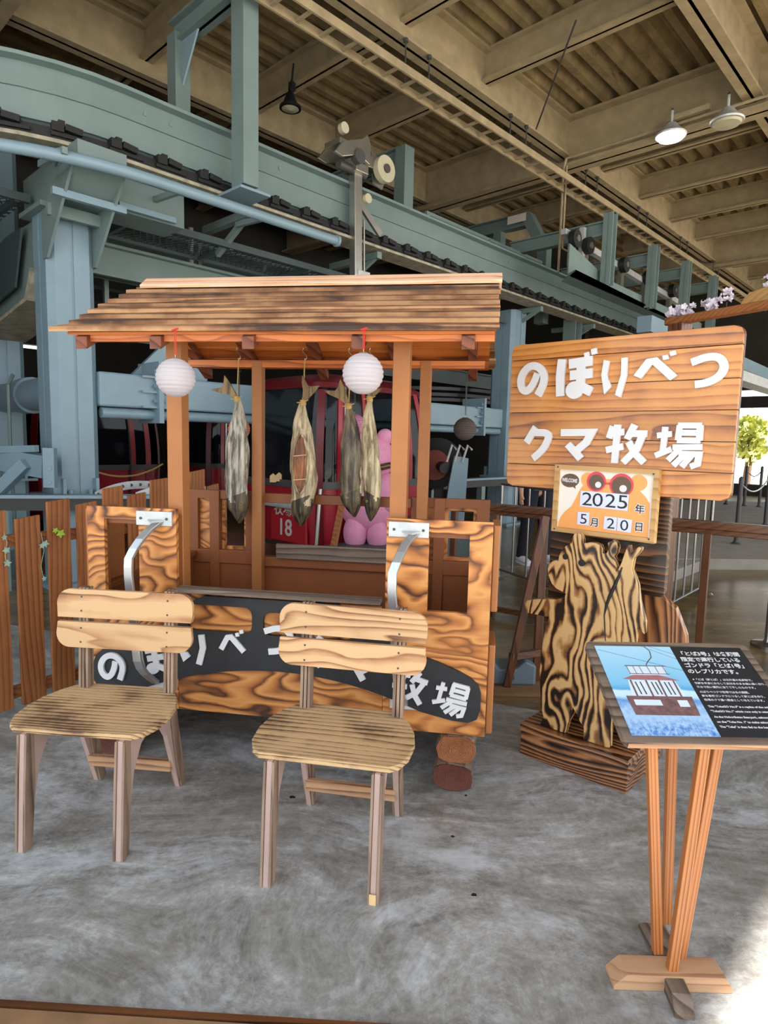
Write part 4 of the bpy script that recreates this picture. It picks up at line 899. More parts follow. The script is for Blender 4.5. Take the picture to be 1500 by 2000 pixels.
# side walls
for x, sg in ((X0, 1), (X1, -1)):
    q = MB(); q.bb(x, x+sg*.025, .022, D1, ZB, .74); q.build('side_wall', M['brown'], cart)
    q = MB(); q.bb(x-.0, x+sg*.05, .05, D1, .74, .77); q.build('side_cap', M['brown'], cart, bev=.004)
for z0, z1 in ((.76, 1.12), (.235, .62)):
    q = MB(); q.prism([(.03, z0), (.30, z0), (.30, z1-.06), (.24, z1), (.03, z1)], 0.001, .03, lambda a, b, t: (X1+t, a, b)); q.build('corner_board', M['brownpost'], cart, bev=.006)
    q = MB(); q.prism([(.03, z0), (.30, z0), (.30, z1-.06), (.24, z1), (.03, z1)], -.001, -.03, lambda a, b, t: (X0+t, a, b)); q.build('corner_board', M['brownpost'], cart, bev=.006)
q = MB(); q.bb(X0+.03, X1-.03, .03, D1, ZB+.0, ZB+.03); q.build('floor_board', M['brown'], cart)
# posts
for x in (-1.385, -.396):
    q = MB(); q.bb(x-.035, x+.035, .055, .125, ZB+.03, 1.93); q.build('post', M['brownpost'], cart, bev=.003)
for x in (-1.33, -.375):
    q = MB(); q.bb(x-.03, x+.03, D1-.075, D1-.015, ZB+.03, 1.88); q.build('post', M['brownpost'], cart, bev=.003)
# black lettered banner
def arcpts():
    top = [(-.36, .60), (-.30, .575), (-.20, .545), (-.12, .515), (-.065, .488), (-.035, .46), (-.022, .425)]
    tip = [(-.022, .36), (-.035, .315), (-.07, .298), (-.14, .302), (-.22, .318)]
    bot = []
    for k in range(0, 17):
        x = -.27-(1.775-.54)*k/16; c = -.8875; t = (x-c)/.62; bot.append((x, .452-.125*t*t))
    tl = [(-1.775+.022-.0+(-x-.0)*1.0, z) for x, z in [(.0, .36)]]
    mir = lambda P: [(-1.775-x, z) for x, z in P]
    out = top+tip+bot+list(reversed(mir(tip)))+list(reversed(mir(top)))
    out += [(-1.36, .66), (-1.36, .70)]
    # upper body
    up = [(-1.22, .765), (-.62, .765), (-.62, .74), (-.44, .70), (-.44, .63)]
    return out+up
def slot(x0, x1, z0, z1, r=.035):
    P = []
    for (cx, cz, a0) in ((x1-r, z0+r, -PI/2), (x1-r, z1-r, 0), (x0+r, z1-r, PI/2), (x0+r, z0+r, PI)):
        for k in range(5): a = a0+PI/2*k/4; P.append((cx+r*math.cos(a), cz+r*math.sin(a)))
    return P
q = MB(); q.prism(arcpts(), -.018, -.001, XZ, holes=[slot(-1.30, -1.005, .61, .725), slot(-.955, -.80, .61, .71), slot(-.77, -.56, .61, .70)]); ban = q.build('banner', M['black'], cart)
q = MB(); q.bb(-1.345, -.445, -.045, .02, .778, .798); q.build('ledge', M['greywood_x'], cart, bev=.003)
q = MB(); q.bb(-.62, -.445, -.012, -.001, .655, .765); q.build('cream_patch', M['brownpost'], cart)
# letters on the banner
arc = [('no', 220, 1300, -.03), ('bo', 300, 1284, .1), ('ri', 378, 1268, .06), ('be', 456, 1256, -.02), ('tu', 552, 1252, .0), ('ku', 632, 1272, -.1), ('ma', 706, 1300, -.22), ('boku', 800, 1338, -.28), ('jou', 880, 1364, -.2)]
arc[0] = ('no', 220, 1302, .18); arc[1] = ('bo', 297, 1285, .16); arc[2] = ('ri', 378, 1268, .08); arc[3] = ('be', 455, 1256, .05); arc[4] = ('tu', 545, 1250, .0)
for key, px, py, rot in arc:
    cx, cz = cpt(px, py, -.02); S = .138 if key not in ('jou', 'boku') else .142
    if key in ('be',): S = .12
    def fr(a, b, t, cx=cx, cz=cz, S=S, rot=rot):
        x = (a-.5)*S; z = (.5-b)*S; c, s = math.cos(rot), math.sin(rot); return (cx+x*c-z*s, t, cz+x*s+z*c)
    q = MB(); glyph(q, key, fr, -.019, -.029, .19); q.build('letter', M['white'], ban)
# aluminium grab handles
def handle(px0, pz_top, pz_bot, base_x):
    q = MB(); q.box((px0, -.006, pz_top), (.165, .012, .062)); q.build('handle_plate', M['galv'], cart, bev=.002)
    P = []
    for k in range(21):
        t = k/20; z = pz_top-.01+(pz_bot-pz_top)*t
        b = min(1, t/.24); e = min(1, (1-t)/.22); bow = .13*math.sin(b*PI/2)*math.sin(e*PI/2)
        P.append(V3((px0+.03-.075*min(1, t/.2)**.6+(.045*(t-.3)/.7 if t > .3 else 0), -.012-bow, z)))
    q = MB(); rings = []
    for i, p in enumerate(P):
        d = (P[min(i+1, 20)]-P[max(i-1, 0)]).normalized(); x = V3((1, 0, 0)); y = d.cross(x).normalized()
        w_, t_ = .018, .009
        rings.append([p+x*w_+y*t_, p-x*w_+y*t_, p-x*w_-y*t_, p+x*w_-y*t_])
    q.loft(rings); q.build('grab_handle', M['alu'], cart, bev=.003)
    q = MB(); q.prism([(-.03, -.0), (.05, -.0), (.02, -.06)], pz_top-.012, pz_top-.004, lambda a, b, t: (px0+a, b-.01, t)); q.build('handle_gusset', M['galv'], cart)
    q = MB(); q.box((px0+.01, -.006, pz_bot-.01), (.14, .012, .05)); q.build('handle_foot', M['galv'], cart, bev=.002)
    for dx in (-.06, .06): MB().tube([(px0+dx, -.012, pz_top), (px0+dx, -.016, pz_top)], .006, 8).build('screw', M['gascan'], cart)
handle(-1.452, 1.092, .365, 0); handle(-.34, 1.092, .365, 0)
# ---- roof
RY0, RYR, RY1 = -.12, .50, 1.12; ZE, ZR = 1.845, 2.155
SL = (ZR-ZE)/(RYR-RY0)
RX0, RX1 = -1.80, -.008
def zroof(y): return ZE+(y-RY0)*SL if y <= RYR else ZR-(y-RYR)*SL
# sheathing boards (seen from below)
for side in (0, 1):
    n = 6
    for k in range(n):
        ya = RY0+.02+(RYR-RY0-.03)*k/n; yb = RY0+.02+(RYR-RY0-.03)*(k+1)/n-.006
        if side: ya, yb = RY1+RY0-ya, RY1+RY0-yb
        q = MB(); a0 = (ya, zroof(ya)); b0 = (yb, zroof(yb))
        q.loft([[(x, a0[0], a0[1]), (x, b0[0], b0[1]), (x, b0[0], b0[1]+.012), (x, a0[0], a0[1]+.012)] for x in (RX0+.03, RX1-(.02 if not side else .03))]); q.build('sheathing_board', M['under_x'], cart)
# weathered overlapping top boards, left ends stepping in
for side in (0, 1):
    n = 8
    for k in range(n):
        ya = RY0-.012+(RYR-RY0)*k/n; yb = ya+(RYR-RY0)/n+.03
        za = ZE+(ya-RY0)*SL+.044; zb = ZE+(yb-RY0)*SL+.020
        if side: ya, yb = RY1+RY0-ya, RY1+RY0-yb
        xl = RX0+random.uniform(-.012, .012)+(-.03 if k == 0 and not side else 0); xr = RX1+random.uniform(-.006, .006)
        q = MB(); q.loft([[(x, ya, za-.020), (x, yb, zb-.012), (x, yb, zb), (x, ya, za)] for x in (xl, xr)]); q.build('roof_board', M['roofb_x'], cart, bev=.002)
q = MB(); q.loft([[(x, RYR-.065, ZR+.012), (x, RYR-.065, ZR+.028), (x, RYR, ZR+.074), (x, RYR, ZR+.05)] for x in (RX0+.05, RX1+.01)]); q.loft([[(x, RYR+.065, ZR+.012), (x, RYR+.065, ZR+.028), (x, RYR, ZR+.074), (x, RYR, ZR+.05)] for x in (RX0+.05, RX1+.01)]); q.build('ridge_board', M['ridge_x'], cart, bev=.002)
# rafters, purlins, fascia
for x in (-1.70, -1.375, -.985, -.545, -.125):
    q = MB()
    for s_ in (1, -1):
        y0 = RY0+.005 if s_ == 1 else RY1-.005
        q.loft([[(x-.025, yy, zroof(yy)-.052), (x+.025, yy, zroof(yy)-.052), (x+.025, yy, zroof(yy)-.002), (x-.025, yy, zroof(yy)-.002)] for yy in (y0, RYR)])
    q.build('rafter', M['rafterend_y'], cart, bev=.002)
q = MB(); q.bb(RX0+.06, RX1-.02, RY0+.03, RY0+.05, ZE-.016, ZE+.012); q.build('fascia', M['under_x'], cart, bev=.002)
q = MB(); q.bb(-1.76, -.06, .06, .12, 1.86, 1.93); q.build('wall_plate', M['under_x'], cart)
q = MB(); q.bb(-1.76, -.06, D1-.07, D1-.02, 1.845, 1.885); q.build('wall_plate', M['under_x'], cart)
for x in (-1.70, -.125):
    q = MB(); q.bb(x-.018, x+.018, RY0+.22, RY1-.22, 1.93, 1.965); q.build('tie', M['under_y'], cart)
# feet: stacked logs
def log(x, z, hx, hz, y0, y1, label, seed):
    rnd = random.Random(seed); n = 20; rad = []
    P = []
    for k in range(n):
        a = 2*PI*k/n; r = 1+rnd.uniform(-.05, .05); sq = (abs(math.cos(a))**4+abs(math.sin(a))**4)**(-.16)
        P.append((hx*math.cos(a)*r*sq, hz*math.sin(a)*r*sq))
    zmin = min(p[1] for p in P)
    t = thing('support_log', label, 'log', CO+cex*x+cey*y0+V3((0, 0, z)), CA)
    q = MB(); q.loft([[(a*f, y, b*f-zmin) for a, b in P] for y, f in ((.004, .93), (.012, 1), (y1-y0-.012, 1), (y1-y0-.004, .93))], True); q.build('bark', M['greywood_y'], t, smooth=True)
    q = MB(); q.loft([[(a*.97, -.001, b*.97-zmin) for a, b in P], [(a*.97, .008, b*.97-zmin) for a, b in P]], True); q.build('cut_end', M['logend2' if z < .05 else 'logend'], t)
    return t
log(-.115, .113, .082, .06, -.01, .5, 'upper squared log under the right front corner of the cart, with ring-patterned cut end', 3)
log(-.125, 0.0, .086, .056, -.03, .5, 'lower dark reddish squared log on the floor under the right front corner of the cart', 4)
log(-1.66, .113, .08, .06, -.01, .5, 'upper log under the left front corner of the cart, hidden behind the left chair', 5)
log(-1.66, 0.0, .086, .056, -.03, .5, 'lower log under the left front corner of the cart, hidden behind the left chair', 6)
log(-.115, 0.0, .082, .116, .62, 1.0, 'block under the right rear of the cart', 7)
log(-1.66, 0.0, .082, .116, .62, 1.0, 'block under the left rear of the cart', 8)

def cworld(x, y, z): return CO+cex*x+cey*y+V3((0, 0, z))
# ---------------------------------------------------------------- lanterns
def lantern(p, r, mat, label, cord_top, cord='redcord', group=None):
    t = thing('paper_lantern', label, 'lantern', p)
    q = MB(); prof = []; n = 52
    for k in range(n+1):
        a = PI*k/n
        if a < .22 or a > PI-.22: continue
        rr_ = r*(1+.012*math.cos(k*PI*.98*1.0) if k % 4 else .985*1.0)
        prof.append((r*math.sin(a)*(1.0, .985, .955, .985)[k % 4], -r*.98*math.cos(a)))
    q.lathe(prof, n=40); q.build('shade', mat, t, smooth=True)
    q = MB(); q.tube([(.016*math.cos(a_), .016*math.sin(a_), r*.985) for a_ in [2*PI*k/12 for k in range(13)]], .0015, 5); q.tube([(0, 0, r*.95), (0, 0, r+.012)], .0015, 5); q.build('wire_ring', M['steel'], t)
    q = MB(); q.tube([(-.002, 0, r+.01), (-.003, .002, cord_top-p.z)], .0018, 5); q.tube([(.003, 0, r+.01), (.003, .002, cord_top-p.z)], .0018, 5); q.tube([(-.012, 0, cord_top-p.z-.004), (.012, 0, cord_top-p.z+.004)], .004, 6); q.build('cord', M[cord], t)
    return t
EY = cworld(0, RY0-.035, 0)
def eave(px, py):
    return onplane(px, py, EY, cey)
p = eave(343, 738); lantern(p, .0775, M['paper'], 'white paper lantern hanging in front of the left post of the cart', ZE+.02)
p = eave(709, 730); lantern(p, .0785, M['paper'], 'white paper lantern hanging beside the right post of the cart', ZE+.02)
BY = cworld(0, RY1+.03, 0)
for px, py, m, la in ((467, 838, 'orangel', 'dull orange paper lantern behind the leftmost hanging fish'), (692, 830, 'pinkl', 'pink paper lantern behind the pair of hanging fish'), (908, 838, 'greyl', 'dark grey paper lantern hanging from the rear right eave')):
    p = onplane(px, py, BY, cey); lantern(p, .0665, M[m], la, ZE+.0, 'gascan')

# ---------------------------------------------------------------- hanging dried fish
def fish(px, ytie, ybot, hw, mat, label, d=.895, facing=0.0, tail=(-1, 1), belly=False, lean=0, hook=True, seed=1, depth=.6):
    P0 = cworld(0, d, 0)
    top = onplane(px, ytie, P0, cey); bot = onplane(px+lean, ybot, P0, cey); L = (top-bot).z
    hw *= 1.16
    t = thing('dried_salmon', label, 'fish', (bot.x, bot.y, bot.z), CA)
    rnd = random.Random(seed); dx = (top-bot).dot(cex)
    prof = [(0, .10), (.03, .30), (.07, .55), (.13, .78), (.20, .86), (.24, .88), (.34, .98), (.5, 1.0), (.62, .93), (.74, .78), (.85, .58), (.93, .38), (1.0, .20)]
    def sect(f, k, sc=1):
        n = 22; R = []
        for i in range(n):
            a = 2*PI*i/n; wob = 1+.08*math.sin(3*a+k*.42+seed)+.03*math.sin(5*a+k*.9)+rnd.uniform(-.02, .02)
            R.append(V3((hw*k_w(f)*math.cos(a)*wob*sc+dx*f+.008*math.sin(f*7+seed), hw*depth*k_w(f)*math.sin(a)*wob*sc, f*L)))
        return R
    def k_w(f):
        for (a, x), (b, y) in zip(prof[:-1], prof[1:]):
            if a <= f <= b: return x+(y-x)*(f-a)/(b-a)
        return prof[-1][1]
    fs = [0.17+.83*k/30 for k in range(31)]
    q = MB(); q.loft([sect(f, i) for i, f in enumerate(fs)], True); q.build('body', mat, t, smooth=True)
    fs = [k/9*.235 for k in range(10)]
    q = MB(); q.loft([[V3((p.x, p.y, p.z+f/.235*.028*(p.x-dx*f)/hw*(1 if facing >= 0 else -1))) for p in sect(f, i*.3, 1.03)] for i, f in enumerate(fs)], True); q.build('head', M['fishhead'], t, smooth=True)
    ex = hw*.42*(1 if facing >= 0 else -1)
    q = MB(); q.tube([(ex, -hw*depth*.72, .085*L/.55+.01), (ex, -hw*depth*.80, .085*L/.55+.01)], .0065, 12); q.build('eye', M['twine'], t, smooth=True)
    q = MB(); q.tube([(ex, -hw*depth*.78, .085*L/.55+.01), (ex, -hw*depth*.84, .085*L/.55+.01)], .0045, 10); q.build('pupil', M['ink'], t)
    q = MB(); q.tube([(ex*.2, -hw*depth*.62, .012), (ex*.9, -hw*depth*.75, .045), (ex*1.3, -hw*depth*.5, .075)], .003, 5); q.build('mouth', M['ink'], t)
    # tail fin
    tx, tz = tail; o = V3((dx, 0, L))
    dirv = V3((tx*.07, 0, tz*.088)); n = V3((-dirv.z, 0, dirv.x)).normalized()
    q = MB(); outl = [o-V3((.01, 0, 0)), o+dirv*.5+n*.018, o+dirv*1.0+n*.050, o+dirv*1.35+n*.062, o+dirv*.98+n*.012, o+dirv*1.0-n*.008, o+dirv*1.25-n*.05, o+dirv*.8-n*.040, o+dirv*.35-n*.022, o+V3((.012, 0, -.005))]
    q.prism([(p.x, p.z) for p in outl], -.006, .006, XZ); q.build('tail_fin', M['fishtail'], t, smooth=False)
    q = MB(); q.lathe([(0, -.02), (.016, -.02), (.019, -.01), (.017, 0), (.02, .01), (0, .012)], (dx, 0, L), 12); q.tube([(dx+.01, -.015, L-.0), (dx+.035, -.02, L+.01)], .003, 5); q.tube([(dx+.01, -.015, L), (dx-.03, -.02, L-.006)], .003, 5); q.build('twine_knot', M['twine'], t, smooth=True)
    # rope up to the hook
    zt = zroof(d+.02)-.004
    q = MB(); q.tube([(dx, 0, L), (dx+.002, .02, zt-bot.z-.05)], .0035, 6); q.build('twine', M['twine'], t)
    hk = [(dx+.002, .02, zt-bot.z-.06), (dx+.012, .02, zt-bot.z-.05), (dx+.012, .02, zt-bot.z-.035), (dx, .02, zt-bot.z-.025), (dx-.010, .02, zt-bot.z-.012), (dx-.008, .02, zt-bot.z+.004), (dx+.004, .02, zt-bot.z+.01)]
    q = MB(); q.tube(hk, .0024, 6); q.build('hook', M['steel'], t, smooth=True)
    if belly:
        yb = -hw*depth*1.0
        q = MB(); outl = []
        for k in range(17):
            f = .27+.47*k/16; wv = .52*math.sin(PI*k/16)**.6*hw+.0015; outl.append((f, wv))
        R = [[V3((dx*f-wv, yb*k_w(f)*.93-.004, f*L)), V3((dx*f, yb*k_w(f)*.70-.004, f*L)), V3((dx*f+wv, yb*k_w(f)*.93-.004, f*L)), V3((dx*f, yb*k_w(f)*.98-.006, f*L))] for f, wv in outl]
        q.loft(R, True); q.build('belly_flesh', M['fishmeat'], t, smooth=True)
        for sg in (-1, 1):
            q = MB(); q.tube([(dx*f+sg*(wv+.004), yb*k_w(f)*.97-.006, f*L) for f, wv in outl], [.006+.0025*math.sin(k*1.9+sg) for k in range(17)], 8); q.build('belly_lip', M['fish2'], t, smooth=True)
        for f in (.57, .38):
            q = MB(); q.tube([(dx*f-hw*.5, yb-.010, f*L), (dx*f+hw*.5, yb-.010, f*L+.008)], .0035, 6); q.build('spreader_stick', M['tanply'], t)
    else:
        q = MB(); sg = 1 if facing >= 0 else -1; q.tube([(dx*f+sg*hw*k_w(f)*.86, -hw*.2, f*L) for f in [.22+.03*k for k in range(14)]], [.004+.003*math.sin(k*1.3) for k in range(14)], 8); q.build('belly_edge', M['fish2'], t, smooth=True)
    return t
fish(463, 778, 1022, .060, M['fish1'], 'silver dried salmon hanging head-down, leftmost of the four', tail=(-1.2, .8), lean=3, seed=2)
fish(592, 785, 1028, .064, M['fish2'], 'dried salmon with opened belly held by two small sticks', tail=(.55, 1), belly=True, lean=-2, facing=1, seed=5)
fish(681, 792, 1010, .055, M['fish3'], 'darkest dried salmon with dark head, left of the right-hand pair', tail=(-1.0, 1), lean=10, facing=1, seed=9)
fish(722, 778, 1018, .046, M['fish2'], 'narrow dried salmon with pale side, hanging right below the white lantern', tail=(.2, .6), lean=3, facing=-1, seed=12, depth=.8)

# ================================================================ CHAIRS
def make_chair(name, label, loc, rz):
    t = thing(name, label, 'chair', loc, rz)
    # seat outline (x across, y back), front edge near y=.05
    P = [(-.215, .045), (.215, .045), (.245, .07), (.268, .13), (.275, .22), (.262, .30), (.235, .37), (.20, .425), (.17, .455), (-.19, .455), (-.225, .42), (-.252, .37), (-.275, .30), (-.282, .22), (-.272, .13), (-.245, .07)]
    q = MB(); q.prism(P, .412, .434, lambda a, b, c: (a, b, c)); q.build('seat', M['chairseat_x'], t, bev=.004)
    # side frames: arch profile in (y,z)
    arch = [(.0, 0), (.045, 0), (.075, .16), (.105, .27), (.16, .345), (.235, .375), (.315, .345), (.37, .27), (.42, .14), (.475, 0), (.52, 0), (.475, .18), (.445, .30), (.43, .412), (.035, .412), (.02, .25)]
    for sx in (-1, 1):
        x = sx*.178+.005
        q = MB()
        q.prism(arch, x-.009, x+.009, lambda a, b, c: (c, a, b)); q.build('side_panel', M['pinkply'], t)
        # outer laminations along legs
        fl = [(-.004, 0), (.040, 0), (.055, .12), (.068, .24), (.07, .412), (.030, .412), (.014, .25)]
        rl = [(.478, 0), (.524, 0), (.480, .18), (.452, .30), (.436, .412), (.39, .412), (.40, .30), (.435, .14)]
        for nm, pr in (('leg', fl), ('leg', rl)):
            q = MB()
            for off in (-.0185, .0105): q.prism(pr, x+off, x+off+.008, lambda a, b, c: (c, a, b))
            q.build(nm, M['chairleg_z'], t, bev=.0015)
        # upright carrying the back slats
        up = [(.400, .434), (.445, .434), (.462, .84), (.425, .84)]
        q = MB()
        for off in (-.0185, -.004, .0105): q.prism(up, x+off, x+off+.0105, lambda a, b, c: (c, a, b))
        q.build('upright', M['chairleg_z'], t, bev=.0015)
    q = MB(); q.bb(-.17, .18, .415, .44, .095, .14); q.build('stretcher', M['rail_x'] if 0 else M['rough_x'], t, bev=.003)
    q = MB(); q.bb(-.17, .18, .19, .22, .385, .412); q.build('under_rail', M['rail_x'], t)
    # back slats: lower rounded below, upper rounded above
    def slat(z0, z1, up_):
        hw, r = .281, .055; P = []
        if up_:
            P = [(-hw+.004, z0), (hw-.006, z0), (hw, z0+.02)]+[(hw-r+r*math.cos(a), z1-r+r*math.sin(a)) for a in [PI/2*k/6 for k in range(7)]]+[(-hw+r+r*math.cos(a), z1-r+r*math.sin(a)) for a in [PI/2+PI/2*k/6 for k in range(7)]]
        else:
            P = [(hw-.006, z1), (-hw+.004, z1)]+[(-hw+r+r*math.cos(a), z0+r+r*math.sin(a)) for a in [PI+PI/2*k/6 for k in range(7)]]+[(hw-r+r*math.cos(a), z0+r+r*math.sin(a)) for a in [3*PI/2+PI/2*k/6 for k in range(7)]]
        tilt = .09
        q = MB(); q.prism(P, .378, .398, lambda a, b, c: (a+.004, c+(b-.434)*tilt, b)); s_ = q.build('back_slat', M['chair_x'], t, bev=.003)
        for sx in (-.173, .183):
            zc = (z0+z1)/2; y = .378+(zc-.434)*tilt; q = MB()
            for dz in (-.028, .028): q.tube([(sx, y+dz*tilt-.0012, zc+dz), (sx, y+dz*tilt+.002, zc+dz)], .004, 8)
            q.build('screw', M['gascan'], s_)
    slat(.603, .705, False); slat(.722, .835, True)
    return t
ch1 = make_chair('wooden_chair', 'weathered wooden chair with rounded seat, the left one', (-1.063, 2.021, 0), math.radians(-5.7))
ch2 = make_chair('wooden_chair', 'weathered wooden chair in the middle of the photo, chip missing from its right front foot', (-.187, 1.865, 0), math.radians(-10.4))
q = MB(); q.bb(.172, .194, -.0065, -.0045, .0, .035); q.build('broken_corner', M['tanply'], ch2)

# ================================================================ BEAR SIGN
SA = math.radians(-41.6); SO = gnd(1222, 1552)
sex = V3((math.cos(SA), math.sin(SA), 0)); sey = V3((-math.sin(SA), math.cos(SA), 0))
def spt(px, py, k):
    p = onplane(px, py, SO+sey*k, sey)-SO; return p.dot(sex), p.z
def swd(x, y, z): return SO+sex*x+sey*y+V3((0, 0, z))
sg = thing('welcome_sign', 'big wooden sign board with white lettering on a charred post and plinth', 'sign', SO, SA)
q = MB(); q.bb(-.50, 0, 0, .46, 0, .115); q.build('plinth', M['plinth_x'], sg, bev=.003)
q = MB(); q.bb(-.505, .003, -.003, .463, .115, .150); q.build('plinth_top', M['plinth_x'], sg, bev=.004)
# charred back panel and rear bear-shaped piece
kb_ = .19
a0 = spt(1078, 1040, kb_); a1 = spt(1290, 1165, kb_)
q = MB(); q.prism([(-.49, .15), (-.50, 1.245), (.035, 1.245), (.035, a1[1]+.01), (.02, a1[1]-.005), (-.10, a1[1]-.005), (-.10, .15)], kb_, kb_+.04, XZ); q.build('post_panel', M['charred_x'], sg, bev=.004)
q = MB(); P = [(-.10, .15), (.05, .15), (.12, .35), (.135, .52), (.12, .66), (.07, .77), (.0, .82), (-.12, .84)]
q.prism(P, kb_+.05, kb_+.09, XZ); q.build('rear_panel', M['plinth_z'], sg, bev=.004)
# board
kf = .165
TL = spt(1003, 676, kf); TRp = spt(1459, 633, kf); BRp = spt(1426, 980, kf); BL = spt(994, 948, kf)
bx0, bx1, bz0, bz1 = (TL[0]+BL[0])/2, (TRp[0]+BRp[0])/2, (BRp[1]+BL[1])/2, (TL[1]+TRp[1])/2
def rrect(x0, x1, z0, z1, r, cut=None):
    P = []
    for (cx, cz, a0_) in ((x1-r, z0+r, -PI/2), (x1-r, z1-r, 0), (x0+r, z1-r, PI/2), (x0+r, z0+r, PI)):
        for k in range(6): a = a0_+PI/2*k/5; P.append((cx+r*math.cos(a), cz+r*math.sin(a)))
    return P
q = MB(); q.prism(rrect(bx0, bx1, bz0, bz1, .035), kf, kf+.022, XZ); q.build('backing', M['rail_x'], sg)
nb = 5; hs = [0, .165, .375, .55, .735, .875, 1.0]
hs = [1-h for h in (0, .135, .40, .585, .80, 1.0)][::-1]
hs = [0, .164, .343, .525, .703, .89, 1.0]
for i in range(6):
    z0 = bz0+(bz1-bz0)*hs[i]+.0015; z1 = bz0+(bz1-bz0)*hs[i+1]-.0015
    r = .035
    if i == 0: P = [(bx0+r, z0), (bx1-r, z0), (bx1-.008, z0+.012), (bx1, z0+r), (bx1, z1), (bx0, z1), (bx0, z0+r), (bx0+.008, z0+.012)]
    elif i == 5: P = [(bx0, z0), (bx1, z0), (bx1, z1-r), (bx1-.01, z1-.01), (bx1-r, z1), (bx0+r, z1), (bx0+.01, z1-.01), (bx0, z1-r)]
    else: P = rect(bx0, bx1, z0, z1)
    q = MB(); q.prism(P, kf-.02, kf, XZ); q.build('board_plank', M['sign_x'], sg, bev=.0025)
# lettering measured off the board (x0,y0,x1,y1 of each character in the photograph)
SL_ = [('no', 1013, 708, 1072, 777), ('bo', 1089, 690, 1165, 777), ('ri', 1177, 699, 1229, 776), ('be', 1243, 689, 1326, 753), ('tu', 1348, 690, 1424, 759),
       ('ku', 1026, 832, 1083, 898), ('ma', 1094, 835, 1162, 901), ('boku', 1185, 828, 1266, 907), ('jou', 1282, 827, 1374, 914)]
for key, x0, y0, x1, y1 in SL_:
    a = spt((x0+x1)/2, (y0+y1)/2, kf-.02); l = spt(x0, (y0+y1)/2, kf-.02); r_ = spt(x1, (y0+y1)/2, kf-.02); t_ = spt((x0+x1)/2, y0, kf-.02); b_ = spt((x0+x1)/2, y1, kf-.02)
    Wd = r_[0]-l[0]; Hh = t_[1]-b_[1]
    def fr(u, v, t, a=a, l=l, Wd=Wd, Hh=Hh): return (l[0]+Wd*u, t, a[1]+Hh*(.5-v))
    q = MB(); glyph(q, key, fr, kf-.021, kf-.034, .215); q.build('letter', M['white'], sg)
# knots etc come from the wood; calendar board hangs on the sign: a thing of its own
ck = .125
cc = [spt(1086, 908, ck), spt(1290, 916, ck), spt(1279, 1063, ck), spt(1080, 1035, ck)]
cx = sum(c[0] for c in cc)/4; cz = sum(c[1] for c in cc)/4
wv_ = V3((cc[1][0]-cc[0][0]+cc[2][0]-cc[3][0], cc[1][1]-cc[0][1]+cc[2][1]-cc[3][1], 0))/2
hv_ = V3((cc[0][0]-cc[3][0]+cc[1][0]-cc[2][0], cc[0][1]-cc[3][1]+cc[1][1]-cc[2][1], 0))/2
CW, CH = wv_.length, hv_.length; rot = math.atan2(wv_.y, wv_.x)
cal = thing('date_board', 'framed orange date board reading 2025, 5, 20, below the sign lettering', 'board', swd(cx, ck, cz), SA)
def cf(u, v, t):    # u 0..1 from left, v 0..1 from top
    x = (u-.5)*CW; z = (.5-v)*CH; c, s = math.cos(rot), math.sin(rot); return (x*c-z*s, t, x*s+z*c)
q = MB(); q.prism([(0.02, .02), (.98, .02), (.98, .98), (.02, .98)], .0, .02, cf); q.build('backing', M['cream'], cal)
fw = .045; fh = fw*CW/CH
q = MB()
for P in ([(0, 0), (1, 0), (1-fw, fh), (fw, fh)], [(0, 1), (1, 1), (1-fw, 1-fh), (fw, 1-fh)], [(0, 0), (fw, fh), (fw, 1-fh), (0, 1)], [(1, 0), (1-fw, fh), (1-fw, 1-fh), (1, 1)]): q.prism(P, -.014, .02, cf)
q.build('frame', M['frame_x'], cal)
q = MB()
for u, v in ((.955, .06), (.955, .945), (.035, .035), (.035, .96)): q.lathe([(0, 0), (.004, 0), (.004, .002), (0, .002)], V3(cf(u, v, -.016)), 8, m=Matrix.Rotation(PI/2, 3, 'X'))
q.build('screw', M['gascan'], cal)
def Z(x, y):   # zoomed picture coordinates -> board uv
    # corners in the zoomed crop: TL(72,55) TR(1425,110) BR(1357,1085) BL(32,912)
    u, v = .5, .5
    for _ in range(12):
        X = (1-u)*(1-v)*72+u*(1-v)*1425+u*v*1357+(1-u)*v*32; Y = (1-u)*(1-v)*55+u*(1-v)*110+u*v*1085+(1-u)*v*912
        u += (x-X)/1340; v += (y-Y)/920
    return u, v
def flat(pts, t, mat, nm): q = MB(); q.prism([Z(*p) for p in pts], t-.0006, t, cf); return q.build(nm, mat, cal)
def disc(cx_, cy_, r, t, mat, nm): return flat([(cx_+r*math.cos(2*PI*k/32), cy_+r*math.sin(2*PI*k/32)*1.0) for k in range(32)], t, mat, nm)
flat([(110, 862), (115, 800), (150, 730), (200, 670), (300, 590), (350, 500), (390, 420), (430, 350), (470, 320), (700, 290), (1100, 350), (1190, 400), (1250, 470), (1300, 560), (1275, 1005), (700, 935)], -.0006, M['orange'], 'orange_shape')
disc(515, 250, 92, -.0010, M['orange'], 'ear_shape'); disc(1165, 285, 105, -.0010, M['orange'], 'ear_shape')
flat([(480, 260), (720, 240), (1150, 250), (1190, 420), (420, 400)], -.0008, M['orange'], 'head_shape')
disc(630, 275, 128, -.0020, M['peachred'], 'glasses_ring'); disc(955, 320, 152, -.0020, M['peachred'], 'glasses_ring')
flat([(740, 285), (820, 285), (820, 315), (740, 315)], -.0020, M['peachred'], 'glasses_bridge')
disc(633, 283, 100, -.0028, M['brownprint'], 'lens_shape'); disc(955, 330, 125, -.0028, M['brownprint'], 'lens_shape')
disc(658, 316, 40, -.0036, M['white'], 'pupil_shape'); disc(978, 363, 46, -.0036, M['white'], 'pupil_shape')
